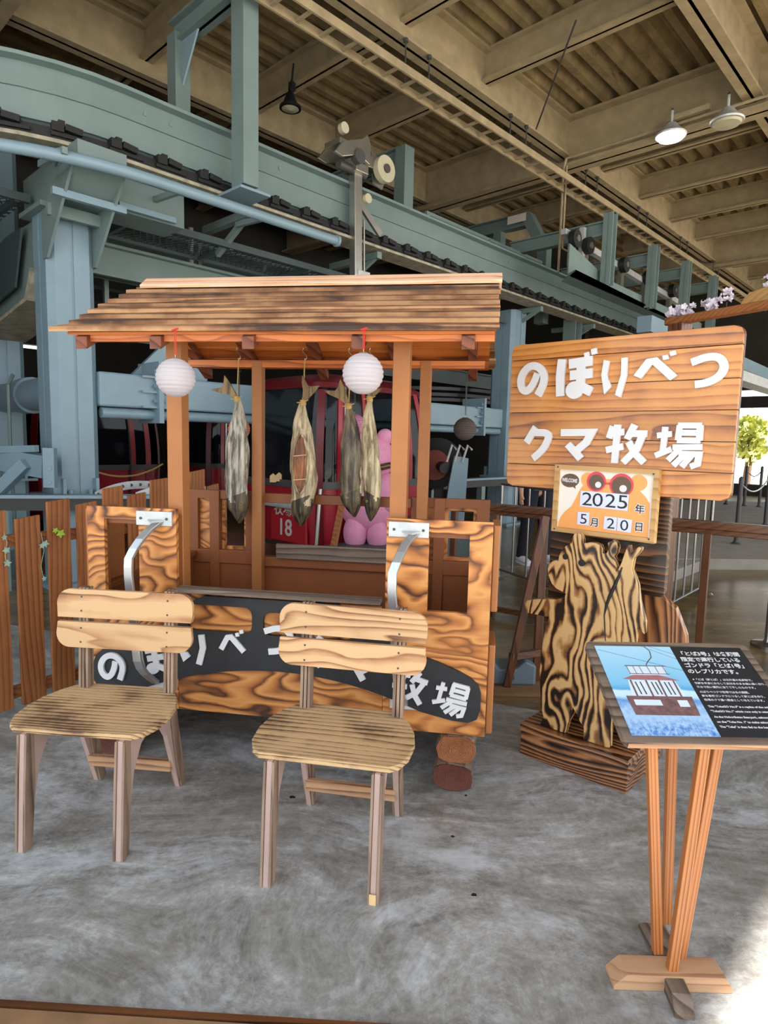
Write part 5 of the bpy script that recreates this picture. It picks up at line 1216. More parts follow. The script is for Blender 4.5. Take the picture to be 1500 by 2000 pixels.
flat([(272+126*math.cos(a), 262+88*math.sin(a)) for a in [2*PI*k/28 for k in range(28)]], -.0012, M['brownprint'], 'speech_bubble'); flat([(310, 340), (350, 372), (345, 330)], -.0012, M['brownprint'], 'bubble_tip')
for nm, P in (('year_card', [(425, 392), (1055, 440), (1035, 656), (415, 595)]), ('month_card', [(390, 668), (550, 680), (540, 850), (380, 835)]), ('day_card', [(745, 726), (908, 742), (895, 918), (730, 893)]), ('day_card', [(916, 744), (1094, 772), (1076, 946), (902, 918)])):
    flat(P, -.0044, M['card'], nm)
def ctext(s, x, y, h, mat, nm, bold=0.0, t=-.0050, sx=1.0):
    a = V3(cf(*Z(x, y), t)); b = V3(cf(*Z(x+50, y+50*.092), t)); X = (b-a).normalized(); Yv = V3((-X.z, 0, X.x)) if False else V3((X.z*-1, 0, X.x))
    Yv = V3((-X.z, 0, X.x)); sz = h/855*CH/.72
    return text_mesh(s, sz, mframe(a, X, Yv), mat, cal, nm, .0003, bold, sx=sx)
for ch, x, y in (('2', 432, 578), ('0', 572, 590), ('2', 738, 604), ('5', 893, 618)): ctext(ch, x, y, 168, M['ink'], 'year_digit', sx=1.28)
for ch, x, y, h in (('5', 412, 820, 128), ('2', 766, 884, 130), ('0', 936, 908, 130)): ctext(ch, x, y, h, M['ink'], 'date_digit', sx=1.22)
for ch, x, y in (('年', 1122, 672), ('月', 556, 848), ('日', 1112, 906)):
    ctext(ch, x, y, 84, M['white'], 'kanji_outline', .0035, -.0046); ctext(ch, x, y, 84, M['ink'], 'kanji', .0004, -.0056)
ctext('WELCOME', 158, 272, 46, M['white'], 'welcome_text', .0008, -.0022, sx=.66)

# bear cut-out standing on the plinth
kbear = .045
OUT = [(440,135),(448,118),(465,112),(486,122),(493,150),(492,172),(530,165),(560,168),(590,180),(604,200),(600,224),(622,226),(634,200),(630,168),(655,152),(678,165),(685,190),(680,222),(664,242),(672,270),(678,300),(674,322),(690,306),(706,270),(716,236),(732,200),(735,182),(750,182),(750,212),(758,226),(796,190),(812,194),(808,210),(770,252),(760,312),(775,350),(792,400),(800,480),(815,540),(830,600),(828,664),(806,640),(788,628),(782,690),(770,760),(750,840),(720,900),(690,960),(655,1010),(640,1050),(650,1120),(646,1200),(640,1280),(622,1310),(600,1325),(565,1318),(520,1300),(500,1290),(497,1240),(500,1175),(480,1140),(462,1100),(440,1062),(438,1100),(412,1150),(398,1200),(384,1240),(350,1244),(320,1230),(290,1216),(266,1195),(264,1160),(280,1110),(268,1060),(264,980),(260,860),(270,760),(282,680),(300,600),(312,566),(280,566),(236,556),(196,548),(180,525),(178,494),(192,480),(250,473),(300,473),(350,474),(394,466),(402,442),(378,430),(350,415),(325,388),(308,345),(304,310),(314,272),(345,262),(362,266),(366,235),(382,205),(404,183),(435,168)]
P = [spt(960+x*.36, 1000+y*.36, kbear) for x, y in OUT]
P = [(a, max(b, .152)) if b < .16 else (a, b) for a, b in P]
zmin = min(b for a, b in P)
bear = thing('bear_cutout', 'flat charred-wood bear cut-out waving, standing on the plinth before the sign', 'figure', swd(-.2, kbear, .15), SA)
bo = V3((-.2, 0, .15))
q = MB(); q.prism(P, 0, .034, lambda a, b, t: (a+.2, t, b-.15)); q.build('body', M['burnt_z'], bear, bev=.003)
def bpt(x, y, t=-.002):
    a, b = spt(960+x*.36, 1000+y*.36, kbear); return V3((a+.2, t, b-.15))
for nm, x, y, r in (('eye', 402, 242, .013), ('eye', 490, 276, .015)):
    q = MB(); c = bpt(x, y, 0); q.tube([c+V3((0, -.004, 0)), c+V3((0, .001, 0))], r, 16); q.build(nm, M['ink'], bear)
q = MB(); q.tube([bpt(x, y, .0) for x, y in ((708, 300), (690, 350), (668, 400), (640, 460), (622, 510), (612, 560), (615, 640), (618, 700))], [.003, .006, .008, .008, .006, .003, .003, .002], 8); q.build('carved_groove', M['ink'], bear)
for x, y in ((336, 1190), (548, 1295)):
    q = MB(); c = bpt(x, y, 0); q.tube([c+V3((0, -.003, 0)), c+V3((0, .001, 0))], .004, 10); q.build('screw', M['galv'], bear)

# ================================================================ INFORMATION STAND
IT = thing('information_stand', 'slanted information board on splayed wooden legs, lower right', 'information board', (.825, 1.62, 0))
IO = V3((.825, 1.62, 0))
fl_, bl_ = V3((.615, 1.50, .715)), V3((.615, 1.85, .862)); br_ = V3((1.098, 1.85, .866)); fr_ = V3((1.098, 1.50, .719))
ix = (fr_-fl_); iy = (bl_-fl_); IW, IL = ix.length, iy.length; ixn, iyn = ix.normalized(), iy.normalized(); izn = ixn.cross(iyn)
def ip(a, b, t=0): return fl_+ixn*a+iyn*b+izn*t-IO
q = MB(); q.prism(rrect(0, IW, 0, IL, .02), -.02, 0, ip); brd = q.build('board', M['greywood_x'], IT, bev=.002)
q = MB(); q.prism([(.01, -.0012), (IW-.01, -.0012), (IW-.01, 0), (.01, 0)], -.018, -.003, ip); q.build('board_edge', M['rough_x'], IT)
sx_ = .225; x0_, x1_, y0_, y1_ = .024, IW-.024, .022, IL-.022
# printed picture: local frame so the print's own axes run with the sheet
pf_ = empty('tmp'); bpy.data.objects.remove(pf_)
R4 = mframe(ip(x0_, y0_, .001), ixn, iyn)
def sheet(name, w_, h_, mat, x=0, y=0, z=0, parent=IT):
    q = MB(); q.bb(0, w_, 0, h_, 0, .0012); o = q.build(name, mat, parent); o.matrix_local = mframe(ip(x0_+x, y0_+y, .001+z), ixn, iyn); return o
PW, PH = sx_-.0, y1_-y0_
pic = sheet('printed_picture', PW, PH, M['photo'])
txt = sheet('black_text_sheet', x1_-x0_-PW, PH, M['black'], x=PW)
def pfl(pts, mat, z, nm):
    q = MB(); q.prism([(a*PW, (1-b)*PH) for a, b in pts], z, z+.0002, lambda a, b, t: (a, b, t)); return q.build(nm, mat, pic)
def pln(pts, w_, mat, z, nm):
    q = MB()
    for a, b in zip(pts[:-1], pts[1:]):
        A_ = V3((a[0]*PW, (1-a[1])*PH, z)); B_ = V3((b[0]*PW, (1-b[1])*PH, z)); q.bar(A_, B_, w_, .0003)
    return q.build(nm, mat, pic)
zz = .0014
pln([(.02, .05), (1, .30)], .0008, M['ink'], zz, 'printed_cable'); pln([(.72, .0), (1.0, .10)], .0006, M['ink'], zz, 'printed_cable'); pln([(.62, .0), (1.0, .16)], .0006, M['ink'], zz, 'printed_cable')
pln([(.66, .0), (.70, .06), (.68, .14), (.60, .20), (.56, .24)], .0025, M['greyl'], zz, 'printed_hanger')
pfl([(.30, .26), (.78, .25), (.76, .36), (.30, .36)], M['sketchw'], zz, 'printed_cab'); pln([(.28, .25), (.80, .25)], .003, M['sketch'], zz+.0003, 'printed_cab_edge'); pln([(.30, .345), (.80, .345)], .0025, M['sketch'], zz+.0003, 'printed_cab_edge')
for x in (.30, .38, .46, .56, .66, .76): pln([(x, .25), (x+.01, .35)], .0018, M['sketch'], zz+.0003, 'printed_bar')
pfl([(.18, .41), (.34, .36), (.66, .36), (.88, .42)], M['sketchr'], zz+.0002, 'printed_roof')
pfl([(.24, .42), (.82, .42), (.86, .62), (.20, .62)], M['sketchw'], zz, 'printed_opening')
for x in (.27, .46, .62, .80): pln([(x, .42), (x, .66)], .005, M['sketch'], zz+.0004, 'printed_post')
for x in (.32, .38, .52, .57, .68, .73): pln([(x, .44), (x+.01, .58)], .0035, M['greyl'], zz+.0004, 'printed_fish')
pfl([(.13, .60), (.92, .60), (.90, .80), (.15, .80)], M['sketch'], zz+.0003, 'printed_body'); pfl([(.20, .64), (.52, .64), (.52, .70), (.20, .70)], M['sketchw'], zz+.0006, 'printed_banner'); pfl([(.72, .64), (.84, .64), (.84, .71), (.72, .71)], M['sketchw'], zz+.0006, 'printed_banner')
def itext(s, x, y, sz, bold, nm='text_line', sx=1):
    return text_mesh(s, sz, Matrix.Translation((x, y, .0014)), M['white'], txt, nm, .0001, bold, sx=sx)
TW = x1_-x0_-PW
for i, s_ in enumerate(('「とば3号」は冬期間', '限定で運行している', 'ゴンドラ「とば1号」', 'のレプリカです。')): itext(s_, .012, PH-.036-i*.0245, .0192, .0006)
for i, s_ in enumerate(('※「とば（鮭とば）」は北海道の名産物で、', '秋鮭を半身におろして皮付きのまま縦に細く切り、', '海水で洗い潮風に当てて干したものです。', 'のぼりべつクマ牧場では冬の期間、', '鮭を客席ゴンドラにつるして鮭とばを作り、', '牧場のクマ達へ間食として与えています。')): itext(s_, .012, PH-.138-i*.0145-(.004 if i > 2 else 0), .0088, .00015)
for i, s_ in enumerate(('This "TobaGO No.3" is a replica of the unique', '"TobaGO No.1" which runs only in winter.', 'At the Noboribetsu Bearpark, salmon is hung', 'on the "Toba No. 1" to make salmon toba.', 'The "Toba" is then fed to the bears.')): itext(s_, .012, PH-.238-i*.0165-(.003 if i > 1 else 0), .0092, .0003)
# four legs and cross base
CB = V3((.79, 1.545, .05))-IO
_g = lambda px, py: (gnd(px, py, .045).x, gnd(px, py, .045).y)
_t = lambda px, Y: (at(px, 1470, Y).x, Y)
legs = [(_t(1268, 1.56), _g(1284, 1858)), (_t(1306, 1.70), _g(1301, 1800)), (_t(1374, 1.53), _g(1312, 1892)), (_t(1405, 1.62), _g(1327, 1868))]
for (tx_, ty_), (bx_, by_) in legs:
    zt_ = fl_.z+(ty_-fl_.y)*(iy.z/iy.y)-.02
    A_ = V3((bx_, by_, .043))-IO; B_ = V3((tx_, ty_, zt_))-IO; q = MB(); q.bb(-.013, .013, -.011, .011, 0, (B_-A_).length); lg = q.build('leg', M['stand_z'], IT, bev=.002)
    zx = (B_-A_).normalized(); xx = V3((0, 1, 0)).cross(zx).normalized(); yy = zx.cross(xx); lg.matrix_local = Matrix(((xx.x, yy.x, zx.x, A_.x), (xx.y, yy.y, zx.y, A_.y), (xx.z, yy.z, zx.z, A_.z), (0, 0, 0, 1)))
def foot(pts, z1, mat, nm='foot'):
    q = MB(); q.prism(pts, 0, z1, lambda a, b, c: (a-IO.x, b-IO.y, c)); return q.build(nm, mat, IT, bev=.004)
def beamfoot(ax, ay, bx, by, w_, h_, mat):
    a = V3((ax, ay, 0)); b = V3((bx, by, 0)); d = (b-a).normalized(); n_ = V3((-d.y, d.x, 0))*w_/2
    q = MB(); c = .035; q.loft([[a+n_, a-n_, a-n_+V3((0, 0, .012)), a+n_+V3((0, 0, .012))], [a+d*c+n_, a+d*c-n_, a+d*c-n_+V3((0, 0, h_)), a+d*c+n_+V3((0, 0, h_))], [b-d*.02+n_, b-d*.02-n_, b-d*.02-n_+V3((0, 0, h_)), b-d*.02+n_+V3((0, 0, h_))], [b+n_, b-n_, b-n_+V3((0, 0, .012)), b+n_+V3((0, 0, .012))]])
    q.build('foot', mat, IT, off=IO, bev=.002)
_q = lambda px, py: gnd(px, py)
a_, b_ = _q(1190, 1912), _q(1418, 1920); beamfoot(a_.x, a_.y, b_.x, b_.y, .07, .045, M['rough_x'])
a_, b_ = _q(1268, 1812), _q(1294, 1872); beamfoot(a_.x, a_.y, b_.x, b_.y, .065, .043, M['greywood_y'])
a_, b_ = _q(1338, 1992), _q(1304, 1912); beamfoot(a_.x, a_.y, b_.x, b_.y, .05, .041, M['greywood_y'])
# ================================================================ LEFT PICKET FENCE
FA, FB = V3((-1.94, 3.08, 0)), V3((-1.22, 4.09, 0)); fd = (FB-FA).normalized(); fn = V3((-fd.y, fd.x, 0))
def fpt(px): return onplane(px, 1000, FA, fn)
pk_ = [(-22, 8, 997, 997), (26, 75, 1014, 1005), (88, 133, 980, 973), (146, 186, 986, 978), (198, 237, 955, 948), (247, 282, 968, 961), (291, 325, 938, 933), (336, 362, 944, 940), (369, 397, 922, 916), (401, 424, 950, 944)]
fence = thing('picket_fence', 'brown wooden picket fence running back from the left edge, behind the left chair', 'fence', FA)
for i, (a, b, ya, yb) in enumerate(pk_):
    A_ = onplane(a, ya, FA, fn); B_ = onplane(b, yb, FA, fn); wd = .088
    c = (A_+B_)/2; c.z = 0; a_ = c-fd*(B_-A_).length*.5*.98; b_ = c+fd*(B_-A_).length*.5*.98
    q = MB(); lo = .03
    a0_, b0_ = V3((a_.x, a_.y, lo)), V3((b_.x, b_.y, lo)); a1_, b1_ = V3((a_.x, a_.y, A_.z)), V3((b_.x, b_.y, B_.z)); th = -fn*.018
    q.loft([[a0_, b0_, b1_, a1_], [a0_+th, b0_+th, b1_+th, a1_+th]]); q.build('picket', M['picket_z'], fence, off=FA, bev=.002)
for z in (.10, .90):
    q = MB(); q.bar(FA-fd*.4+fn*.025+V3((0, 0, z)), FB+fd*.25+fn*.025+V3((0, 0, z)), .035, .06); q.build('fence_rail', M['picket_x'], fence, off=FA)
for s_ in (-.35, .65, 1.4):
    q = MB(); p = FA+fd*s_+fn*.07; q.bb(p.x-.03, p.x+.03, p.y-.03, p.y+.03, 0, .92); q.build('fence_post', M['picket_z'], fence, off=FA)
# artificial ivy
def leaf(mb, c, r, ang, lobes=5):
    P = []
    for k in range(lobes*2):
        a = ang+2*PI*k/(lobes*2); rr_ = r if k % 2 == 0 else r*.55; P.append((rr_*math.cos(a), rr_*math.sin(a)))
    mb.prism(P, 0, .0012, lambda a, b, t: c+fd*a+V3((0, 0, b))-fn*t+V3((0, 0, 0))+fn*(-.25*a if a > 0 else .1*a))
for i, (lst, mt, la, vine) in enumerate([([(118, 1042, .026), (108, 1036, .018)], 'leaf', 'bright yellow-green artificial ivy leaf on the third picket', None), ([(88, 1062, .022), (82, 1066, .018), (86, 1130, .014)], 'paleleaf', 'pale artificial ivy sprig between the second and third pickets', [(80, 1040), (86, 1075), (80, 1105), (86, 1135)]), ([(12, 1075, .02), (8, 1050, .015), (14, 1100, .02)], 'paleleaf', 'pale artificial ivy sprig at the left picture edge', [(8, 1040), (14, 1060), (10, 1085), (14, 1105)])]):
    base = onplane(lst[0][0], lst[0][1], FA-fn*.04, fn); t = thing('artificial_ivy', la, 'ivy', base)
    for x, y, r in lst:
        q = MB(); leaf(q, onplane(x, y, FA-fn*.04, fn), r, x*.37); q.build('leaf', M[mt], t, off=base)
    if vine: q = MB(); q.tube([onplane(x, y, FA-fn*.03, fn) for x, y in vine], .0015, 5); q.build('vine', M['paleleaf'], t, off=base)

# ================================================================ RIGHT SIDE: RAILINGS, GATE, PERSON
RA, RB = V3((.25, 5.66, 0)), V3((2.82, 3.924, 0)); rd = (RB-RA).normalized(); rn = V3((-rd.y, rd.x, 0))
wr = thing('wooden_railing', 'dark brown wooden hand rail crossing behind the bear sign', 'railing', RA)
q = MB(); q.bar(RA+V3((0, 0, .925)), RB+V3((0, 0, .925)), .09, .055); q.bar(RA+V3((0, 0, .88)), RB+V3((0, 0, .88)), .05, .04); q.build('hand_rail', M['rail_x'], wr, off=RA, bev=.006)
def rpt(px): return onplane(px, 1000, RA, rn)
for px in (888, 968, 1118, 1250, 1386):
    p = rpt(px); p.z = 0; q = MB(); q.bar(p, p+V3((0, 0, .88)), .05, .05, up=rd); q.build('baluster', M['rail_z'], wr, off=RA, bev=.003)
q = MB(); a = rpt(900); b = rpt(1150); a.z = b.z = .07; q.bar(a, b, .045, .045); q.build('bottom_rail', M['rail_x'], wr, off=RA)
br = thing('leaning_brace', 'dark brown leaning brace with upright, standing left behind the bear', 'brace', V3((.85, 3.55, 0))); BO = V3((.85, 3.55, 0))
q = MB(); q.bar(at(990, 1340, 3.60), at(1066, 1008, 3.68), .042, .035, up=(0, 1, 0)); q.build('leaning_leg', M['rail_z'], br, off=BO, bev=.002)
q = MB(); q.bar(V3((.955, 3.72, .02)), V3((.955, 3.72, 1.02)), .045, .045, up=(0, 1, 0)); q.build('upright', M['rail_z'], br, off=BO, bev=.002)
q = MB(); q.bar(V3((.77, 3.61, .20)), V3((.955, 3.70, .20)), .04, .04); q.build('stretcher', M['rail_x'], br, off=BO)
q = MB(); q.bb(.62, 1.0, 3.50, 3.92, 0, .018); q.build('base_board', M['chipply'], br, off=BO)
wt = thing('stand_weight', 'blue-grey moulded stand weight lying on the plywood base of the brace', 'weight', (.76, 3.72, .018))
q = MB(); q.prism([(-.17, 0), (.17, 0), (.17, .12), (.10, .15), (.05, .10), (-.05, .10), (-.10, .17), (-.17, .15)], -.10, .10, lambda a, b, t: (a, t, b)); q.build('body', M['weight'], wt, bev=.015)
q = MB(); q.tube([(.02, -.101, .05), (.02, -.108, .05)], .02, 14); q.build('cap', M['darkblue'], wt)

def barrier(a, b, zt, label, n):
    a = V3((a[0], a[1], 0)); b = V3((b[0], b[1], 0)); t = thing('steel_barrier', label, 'barrier', a)
    z = lambda p, h: p+V3((0, 0, h))
    q = MB(); q.tube([z(a, .02), z(a, zt), z(b, zt), z(b, .02)], .017, 10); q.build('frame', M['pole'], t, off=a, smooth=True)
    q = MB(); q.tube([z(a, .1), z(b, .1)], .015, 10); q.build('lower_bar', M['pole'], t, off=a, smooth=True)
    for k in range(1, n):
        p = a.lerp(b, k/n); q = MB(); q.tube([z(p, .1), z(p, zt)], .010, 8); q.build('upright_bar', M['pole'], t, off=a, smooth=True)
    for p in (a, b): q = MB(); q.lathe([(0, 0), (.07, 0), (.05, .02), (0, .02)], p, 16); q.build('foot_disc', M['pole'], t, off=a)
barrier((1.257, 6.718), (1.74, 5.62), 1.02, 'shiny steel queue barrier in front of the person\'s legs', 5)
barrier((1.80, 5.55), (2.32, 5.27), 1.02, 'shiny steel queue barrier hidden behind the sign post', 3)
barrier((2.42, 5.27), (3.24, 6.19), 1.02, 'shiny steel queue barrier right of the sign post', 5)
# person beyond the barrier
def person(loc, rz):
    t = thing('person', 'person in dark navy trousers and white shoes standing beyond the barrier', 'person', loc, rz)
    me = bpy.data.meshes.new('body')
    J = {'pel': (0, 0, .93, .13, .10), 'sp': (0, 0, 1.10, .13, .09), 'ch': (0, -.01, 1.28, .15, .10), 'nk': (0, -.01, 1.45, .06, .055), 'hb': (0, -.02, 1.53, .055, .055), 'hd': (0, -.02, 1.60, .085, .095), 'ht': (0, -.01, 1.69, .06, .07),
         'hl': (.095, 0, .88, .085, .085), 'kl': (.12, -.02, .48, .06, .06), 'al': (.15, .02, .09, .042, .042), 'tl': (.17, -.12, .035, .035, .03),
         'hr': (-.095, 0, .88, .085, .085), 'kr': (-.13, -.02, .48, .06, .06), 'ar': (-.17, .02, .09, .042, .042), 'tr': (-.19, -.12, .035, .035, .03),
         'sl': (.17, 0, 1.38, .055, .055), 'el': (.22, .02, 1.10, .042, .042), 'wl': (.24, -.03, .87, .028, .028), 'ml': (.245, -.045, .81, .034, .018),
         'sr': (-.17, 0, 1.38, .055, .055), 'er': (-.22, .02, 1.10, .042, .042), 'wr': (-.24, -.03, .87, .028, .028), 'mr': (-.245, -.045, .81, .034, .018)}
    E = [('pel', 'sp'), ('sp', 'ch'), ('ch', 'nk'), ('nk', 'hb'), ('hb', 'hd'), ('hd', 'ht'), ('pel', 'hl'), ('hl', 'kl'), ('kl', 'al'), ('al', 'tl'), ('pel', 'hr'), ('hr', 'kr'), ('kr', 'ar'), ('ar', 'tr'), ('ch', 'sl'), ('sl', 'el'), ('el', 'wl'), ('wl', 'ml'), ('ch', 'sr'), ('sr', 'er'), ('er', 'wr'), ('wr', 'mr')]
    for sd_ in ('l', 'r'):
        sgn = 1 if sd_ == 'l' else -1
        for f in range(4):
            J['f%d%s' % (f, sd_)] = (sgn*(.245), -.075+.02*f, .755+.004*abs(f-1.5), .010, .010); J['g%d%s' % (f, sd_)] = (sgn*.238, -.078+.02*f, .715+.006*abs(f-1.5), .008, .008); E += [('m'+sd_, 'f%d%s' % (f, sd_)), ('f%d%s' % (f, sd_), 'g%d%s' % (f, sd_))]
        J['th'+sd_] = (sgn*.235, -.09, .79, .011, .011); E.append(('m'+sd_, 'th'+sd_))
    ks = list(J); me.from_pydata([J[k][:3] for k in ks], [(ks.index(a), ks.index(b)) for a, b in E], [])
    o = bpy.data.objects.new('body', me); COL.objects.link(o); o.parent = t
    o.modifiers.new('skin', 'SKIN'); sv = me.skin_vertices[0].data
    for i, k in enumerate(ks): sv[i].radius = J[k][3:]; sv[i].use_root = (k == 'pel')
    s2 = o.modifiers.new('sub', 'SUBSURF'); s2.levels = 2; s2.render_levels = 2
    me.materials.append(M['skin'])
    def cloth(nm, chain, mat, pad):
        q = MB()
        for c in chain: q.tube([J[k][:3] if isinstance(k, str) else k[:3] for k in c[0]], c[1], 14)
        ob = q.build(nm, mat, t, smooth=True); return ob
    cloth('trousers', [(((.07, 0, .98), 'hl', 'kl', (.148, .01, .07)), [.115, .108, .083, .070]), (((-.07, 0, .98), 'hr', 'kr', (-.168, .01, .07)), [.115, .108, .083, .070])], M['navy'], 0)
    cloth('shirt', [(((0, 0, .90), 'sp', 'ch', (0, -.01, 1.43)), [.155, .15, .17, .09]), (('sl', 'el', (.235, -.02, .95)), [.075, .06, .05]), (('sr', 'er', (-.235, -.02, .95)), [.075, .06, .05]), (((-.17, 0, 1.37), (0, 0, 1.37), (.17, 0, 1.37)), [.075, .11, .075])], M['shirt'], 0)
    q = MB(); q.lathe([(0.001, -.06), (.09, -.055), (.105, -.0), (.095, .05), (.06, .085), (0.001, .095)], (0, .012, 1.665), 18); q.build('hair', M['hair'], t, smooth=True)
    for x in (-.03, .03): MB().tube([(x, -.108, 1.62), (x, -.116, 1.62)], .008, 8).build('eye', M['ink'], t)
    MB().tube([(0, -.105, 1.60), (0, -.130, 1.585)], [.008, .012], 8).build('nose', M['skin'], t, smooth=True)
    MB().tube([(-.022, -.108, 1.555), (.022, -.108, 1.555)], .005, 6).build('mouth', M['peachred'], t)
    for x in (-.086, .086): MB().tube([(x, -.02, 1.59), (x, -.02, 1.63)], .014, 8).build('ear', M['skin'], t, smooth=True)
    for x, r in ((.16, .12), (-.18, -.12)):
        q = MB(); R = []
        for y, hw, hz in ((.075, .035, .07), (.05, .045, .095), (0, .048, .10), (-.06, .048, .08), (-.12, .052, .06), (-.17, .045, .05), (-.195, .022, .035)):
            R.append([(x+hw*math.cos(a)+(-y)*r*.5, y, .022+max(-.018, hz*.5*math.sin(a)+hz*.42)) for a in [2*PI*k/14 for k in range(14)]])
        q.loft(R); sh = q.build('shoe', M['shoe'], t, smooth=True)
        q = MB(); q.loft([[(x+(hw+.003)*s_+(-y)*r*.5, y, z) for s_, z in ((-1, 0), (1, 0), (1, .022), (-1, .022))] for y, hw in ((.078, .035), (0, .048), (-.12, .052), (-.2, .025))]); q.build('sole', M['white'], sh)
person(gnd(1042, 1098)+V3((0, .0, 0)), math.radians(20))
# low pale kerb and chained posts on the right
q = MB(); a = gnd(1230, 1160); b = gnd(1620, 1012); q.bar(V3((a.x, a.y, .06)), V3((b.x, b.y, .06)), .16, .12); solo(q, 'floor_kerb', M['concrete2'], 'low pale concrete kerb on the ochre floor right of the sign', 'kerb')
q = MB(); c = gnd(1330, 1105); q.prism([(2.9, 7.4), (9.5, 7.9), (12, 16), (5.6, 16)], .0, .13, lambda a, b, t: (a, b, t)); solo(q, 'raised_platform', M['concrete2'], 'raised grey platform beyond the kerb, lit from outside', 'platform')
pos = []
for i, (px, yf, yt, w_) in enumerate([(1437, 1062, 923, .05), (1453, 988, 925, .05), (1482, 990, 925, .05), (1494, 1026, 925, .05), (1418, 985, 930, .05), (1540, 1060, 905, .05)]):
    p = gnd(px, yf, .13); q = MB(); q.lathe([(0, 0), (.07, 0), (.035, .03), (.03, .05), (.03, .92), (0, .95)], p, 14)
    solo(q, 'chain_post', M['gascan'], 'dark grey chain post on the raised platform, %s' % ['thickest, just right of the sign', 'second from the sign, far off', 'slim one far off in the bright gap', 'at the right picture edge', 'partly behind the sign', 'just outside the right picture edge'][i], 'post'); pos.append(p+V3((0, 0, .85)))
def chain(a, b, sag, la):
    P = [a.lerp(b, k/10)-V3((0, 0, sag*4*(k/10)*(1-k/10))) for k in range(11)]; solo(MB().tube(P, .012, 6), 'chain', M['steel'], la, 'chain', smooth=True)
chain(pos[0], pos[3], .18, 'sagging chain between the thick post and the one at the picture edge'); chain(pos[1], pos[2], .15, 'sagging chain far off in the bright gap right of the sign')
# rope stanchion foot at right picture edge
p = gnd(1498, 1262); q = MB(); q.lathe([(0, 0), (.11, 0), (.11, .02), (.03, .035), (.022, .05), (.022, .9), (.035, .92), (0, .95)], p, 20); solo(q, 'queue_post', M['pole'], 'shiny queue post with round foot at the right picture edge', 'post', smooth=True)
# timber gate with flowers behind the sign
GA, GB = V3((2.30, 5.22, 0)), V3((3.05, 3.85, 0)); gd = (GB-GA).normalized(); gz = 2.43
gt = thing('timber_gate', 'brown timber gate whose top beam shows above the right end of the sign', 'gate', GA)
q = MB(); q.bar(GA-gd*.06+V3((0, 0, gz+.03)), GB+V3((0, 0, gz+.03)), .09, .06); q.build('top_beam', M['picket_x'], gt, off=GA, bev=.01)
for p, w_ in ((GA+gd*.06, .13), (GB-gd*.1, .12)): q = MB(); q.bar(p, p+V3((0, 0, gz)), w_, w_, up=gd); q.build('gate_post', M['rail_z'], gt, off=GA, bev=.004)
q = MB(); p = GA-gd*.22+V3((0.02, 0, 0)); q.bar(V3((p.x-.12, p.y, 0)), V3((p.x-.12, p.y, 1.5)), .16, .08, up=gd); q.build('side_panel', M['rail_z'], gt, off=GA, bev=.004)
q = MB(); q.prism([(.56, 0), (1.3, 0), (1.3, .11), (.80, .10), (.62, .075), (.58, .04)], -.02, .02, lambda a, b, t: GA+gd*a*1.0+V3((0, 0, gz+.06+b))+V3((gd.y, -gd.x, 0))*t); q.build('name_board', M['frame_x'], gt, off=GA)
rnd = random.Random(4)
for i, (s_, n_, la) in enumerate([(-.02, 16, 'pale pink artificial blossoms at the left end of the gate beam'), (.10, 26, 'pale pink artificial blossom clump, second from the beam\'s left end'), (.30, 34, 'pale pink artificial blossom clump in the middle of the gate beam'), (.44, 14, 'small pale pink blossom tuft sticking up near the name board'), (.78, 20, 'pale pink artificial blossoms above the name board')]):
    base = GA+gd*s_+V3((0, 0, gz+(.065 if i < 4 else .16))); t = thing('artificial_blossom', la, 'flowers', base, 0, 'blossoms on the gate beam')
    q = MB()
    for k in range(n_):
        c = V3((rnd.uniform(-.07, .07)*gd.x*1.2, rnd.uniform(-.07, .07), rnd.uniform(0, .07)+(.05 if i == 3 else 0))); nrm = V3((rnd.uniform(-1, 1), rnd.uniform(-1.2, .2), rnd.uniform(-.2, 1))).normalized(); x = nrm.orthogonal().normalized(); y = nrm.cross(x)
        for m in range(5):
            a = 2*PI*m/5; d = x*math.cos(a)+y*math.sin(a); e = nrm.cross(d); r = .024
            o = len(q.v); q.v += [c, c+d*r*.7+e*r*.45+nrm*.006, c+d*r*1.15+nrm*.012, c+d*r*.7-e*r*.45+nrm*.006, c+nrm*-.002, c+d*r*.7+nrm*.001]; q.f += [(o, o+1, o+2, o+3), (o+4, o+3, o+2, o+5), (o+4, o+5, o+2, o+1)]
    q.build('petals', M['blossom'], t)
    q = MB(); q.tube([(0, 0, -.01), (0, 0, .04)], .004, 5); q.build('twig', M['rail_x'], t)
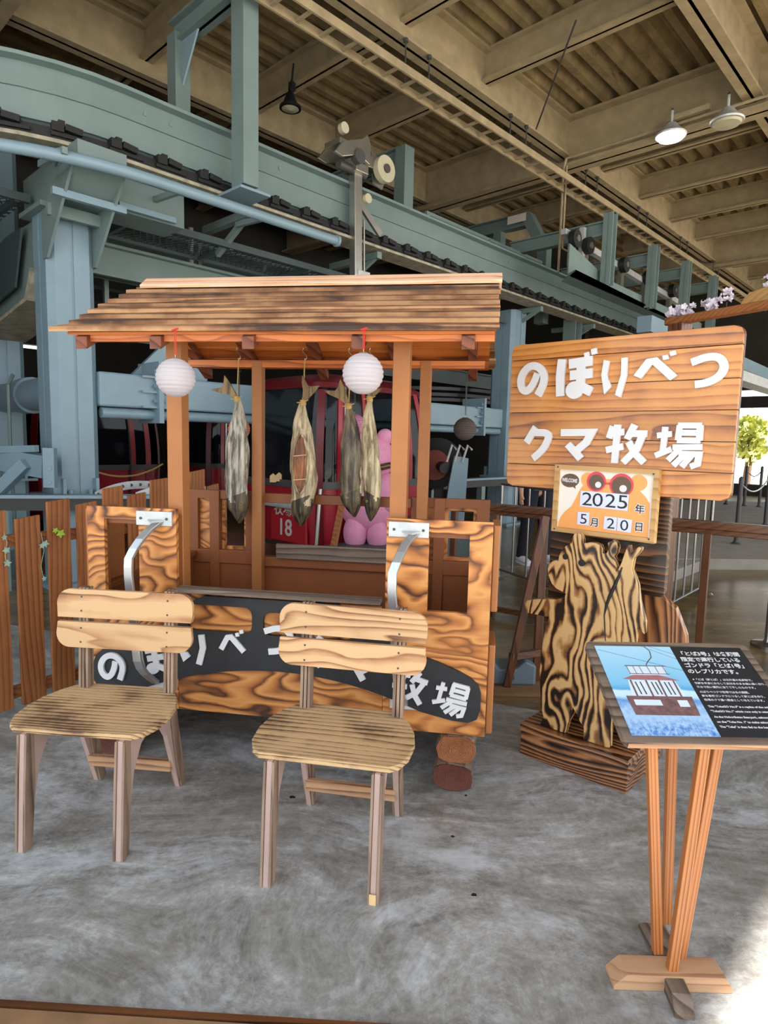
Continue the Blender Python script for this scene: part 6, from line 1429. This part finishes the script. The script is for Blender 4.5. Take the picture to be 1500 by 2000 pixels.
# outside beyond the far opening: a tree and a pale steel tower
p = ray(1462, 880); p = CAM+p*(27/p.y); p.z = -.2
tt = thing('tree', 'sunlit yellow-green tree seen through the bright gap right of the sign', 'tree', p)
q = MB(); q.tube([(0, 0, 0), (.1, 0, 2.0)], [.18, .1], 8); q.build('trunk', M['trunk'], tt)
q = MB(); rnd = random.Random(8)
for k in range(420):
    a = rnd.uniform(0, 2*PI); r = .62*rnd.random()**.5; c = V3((r*math.cos(a), r*math.sin(a), 2.1+rnd.uniform(-1, 1)*(1.2-r*.9))); n1 = V3((rnd.uniform(-1, 1), rnd.uniform(-1, 1), rnd.uniform(-1, 1))).normalized(); x = n1.orthogonal()*.14; y = n1.cross(x)
    o = len(q.v); q.v += [c-x, c-y*.6, c+x, c+y*.6]; q.f.append((o, o+1, o+2, o+3))
q.build('foliage', M['tree'], tt)
p = ray(1492, 880); p = CAM+p*(30/p.y); p.z = -.2
tw = thing('steel_tower', 'pale lattice tower outside in the bright gap at the right edge', 'tower', p)
for dx in (-.7, .7): MB().bar((dx, 0, 0), (dx*.8, 0, 7), .18, .18, up=(0, 1, 0)).build('leg', M['galv'], tw)
for k in range(5): MB().bar((-.68, 0, .4+k*1.2), (.66, 0, 1.5+k*1.2), .1, .1, up=(0, 1, 0)).build('diagonal', M['galv'], tw)

# small dark scraps lying on the concrete
for i, (px, py, r, la) in enumerate([(571, 1557, .012, 'black scrap on the concrete left of the middle chair\'s rear leg'), (910, 1554, .007, 'tiny black scrap on the concrete just below the log foot of the cart'), (884, 1634, .007, 'tiny black scrap on the concrete right of the middle chair\'s feet'), (926, 1748, .010, 'faint dark scrap on the concrete halfway to the information stand')]):
    p = gnd(px, py); q = MB(); rnd = random.Random(i); P = [(r*rnd.uniform(.6, 1.2)*math.cos(a), r*.8*rnd.uniform(.6, 1.2)*math.sin(a)) for a in [2*PI*k/9 for k in range(9)]]
    q.prism(P, 0.0005, .002, lambda a, b, t: (p.x+a, p.y+b, t)); solo(q, 'dark_scrap', M['rubber'], la, 'scrap')
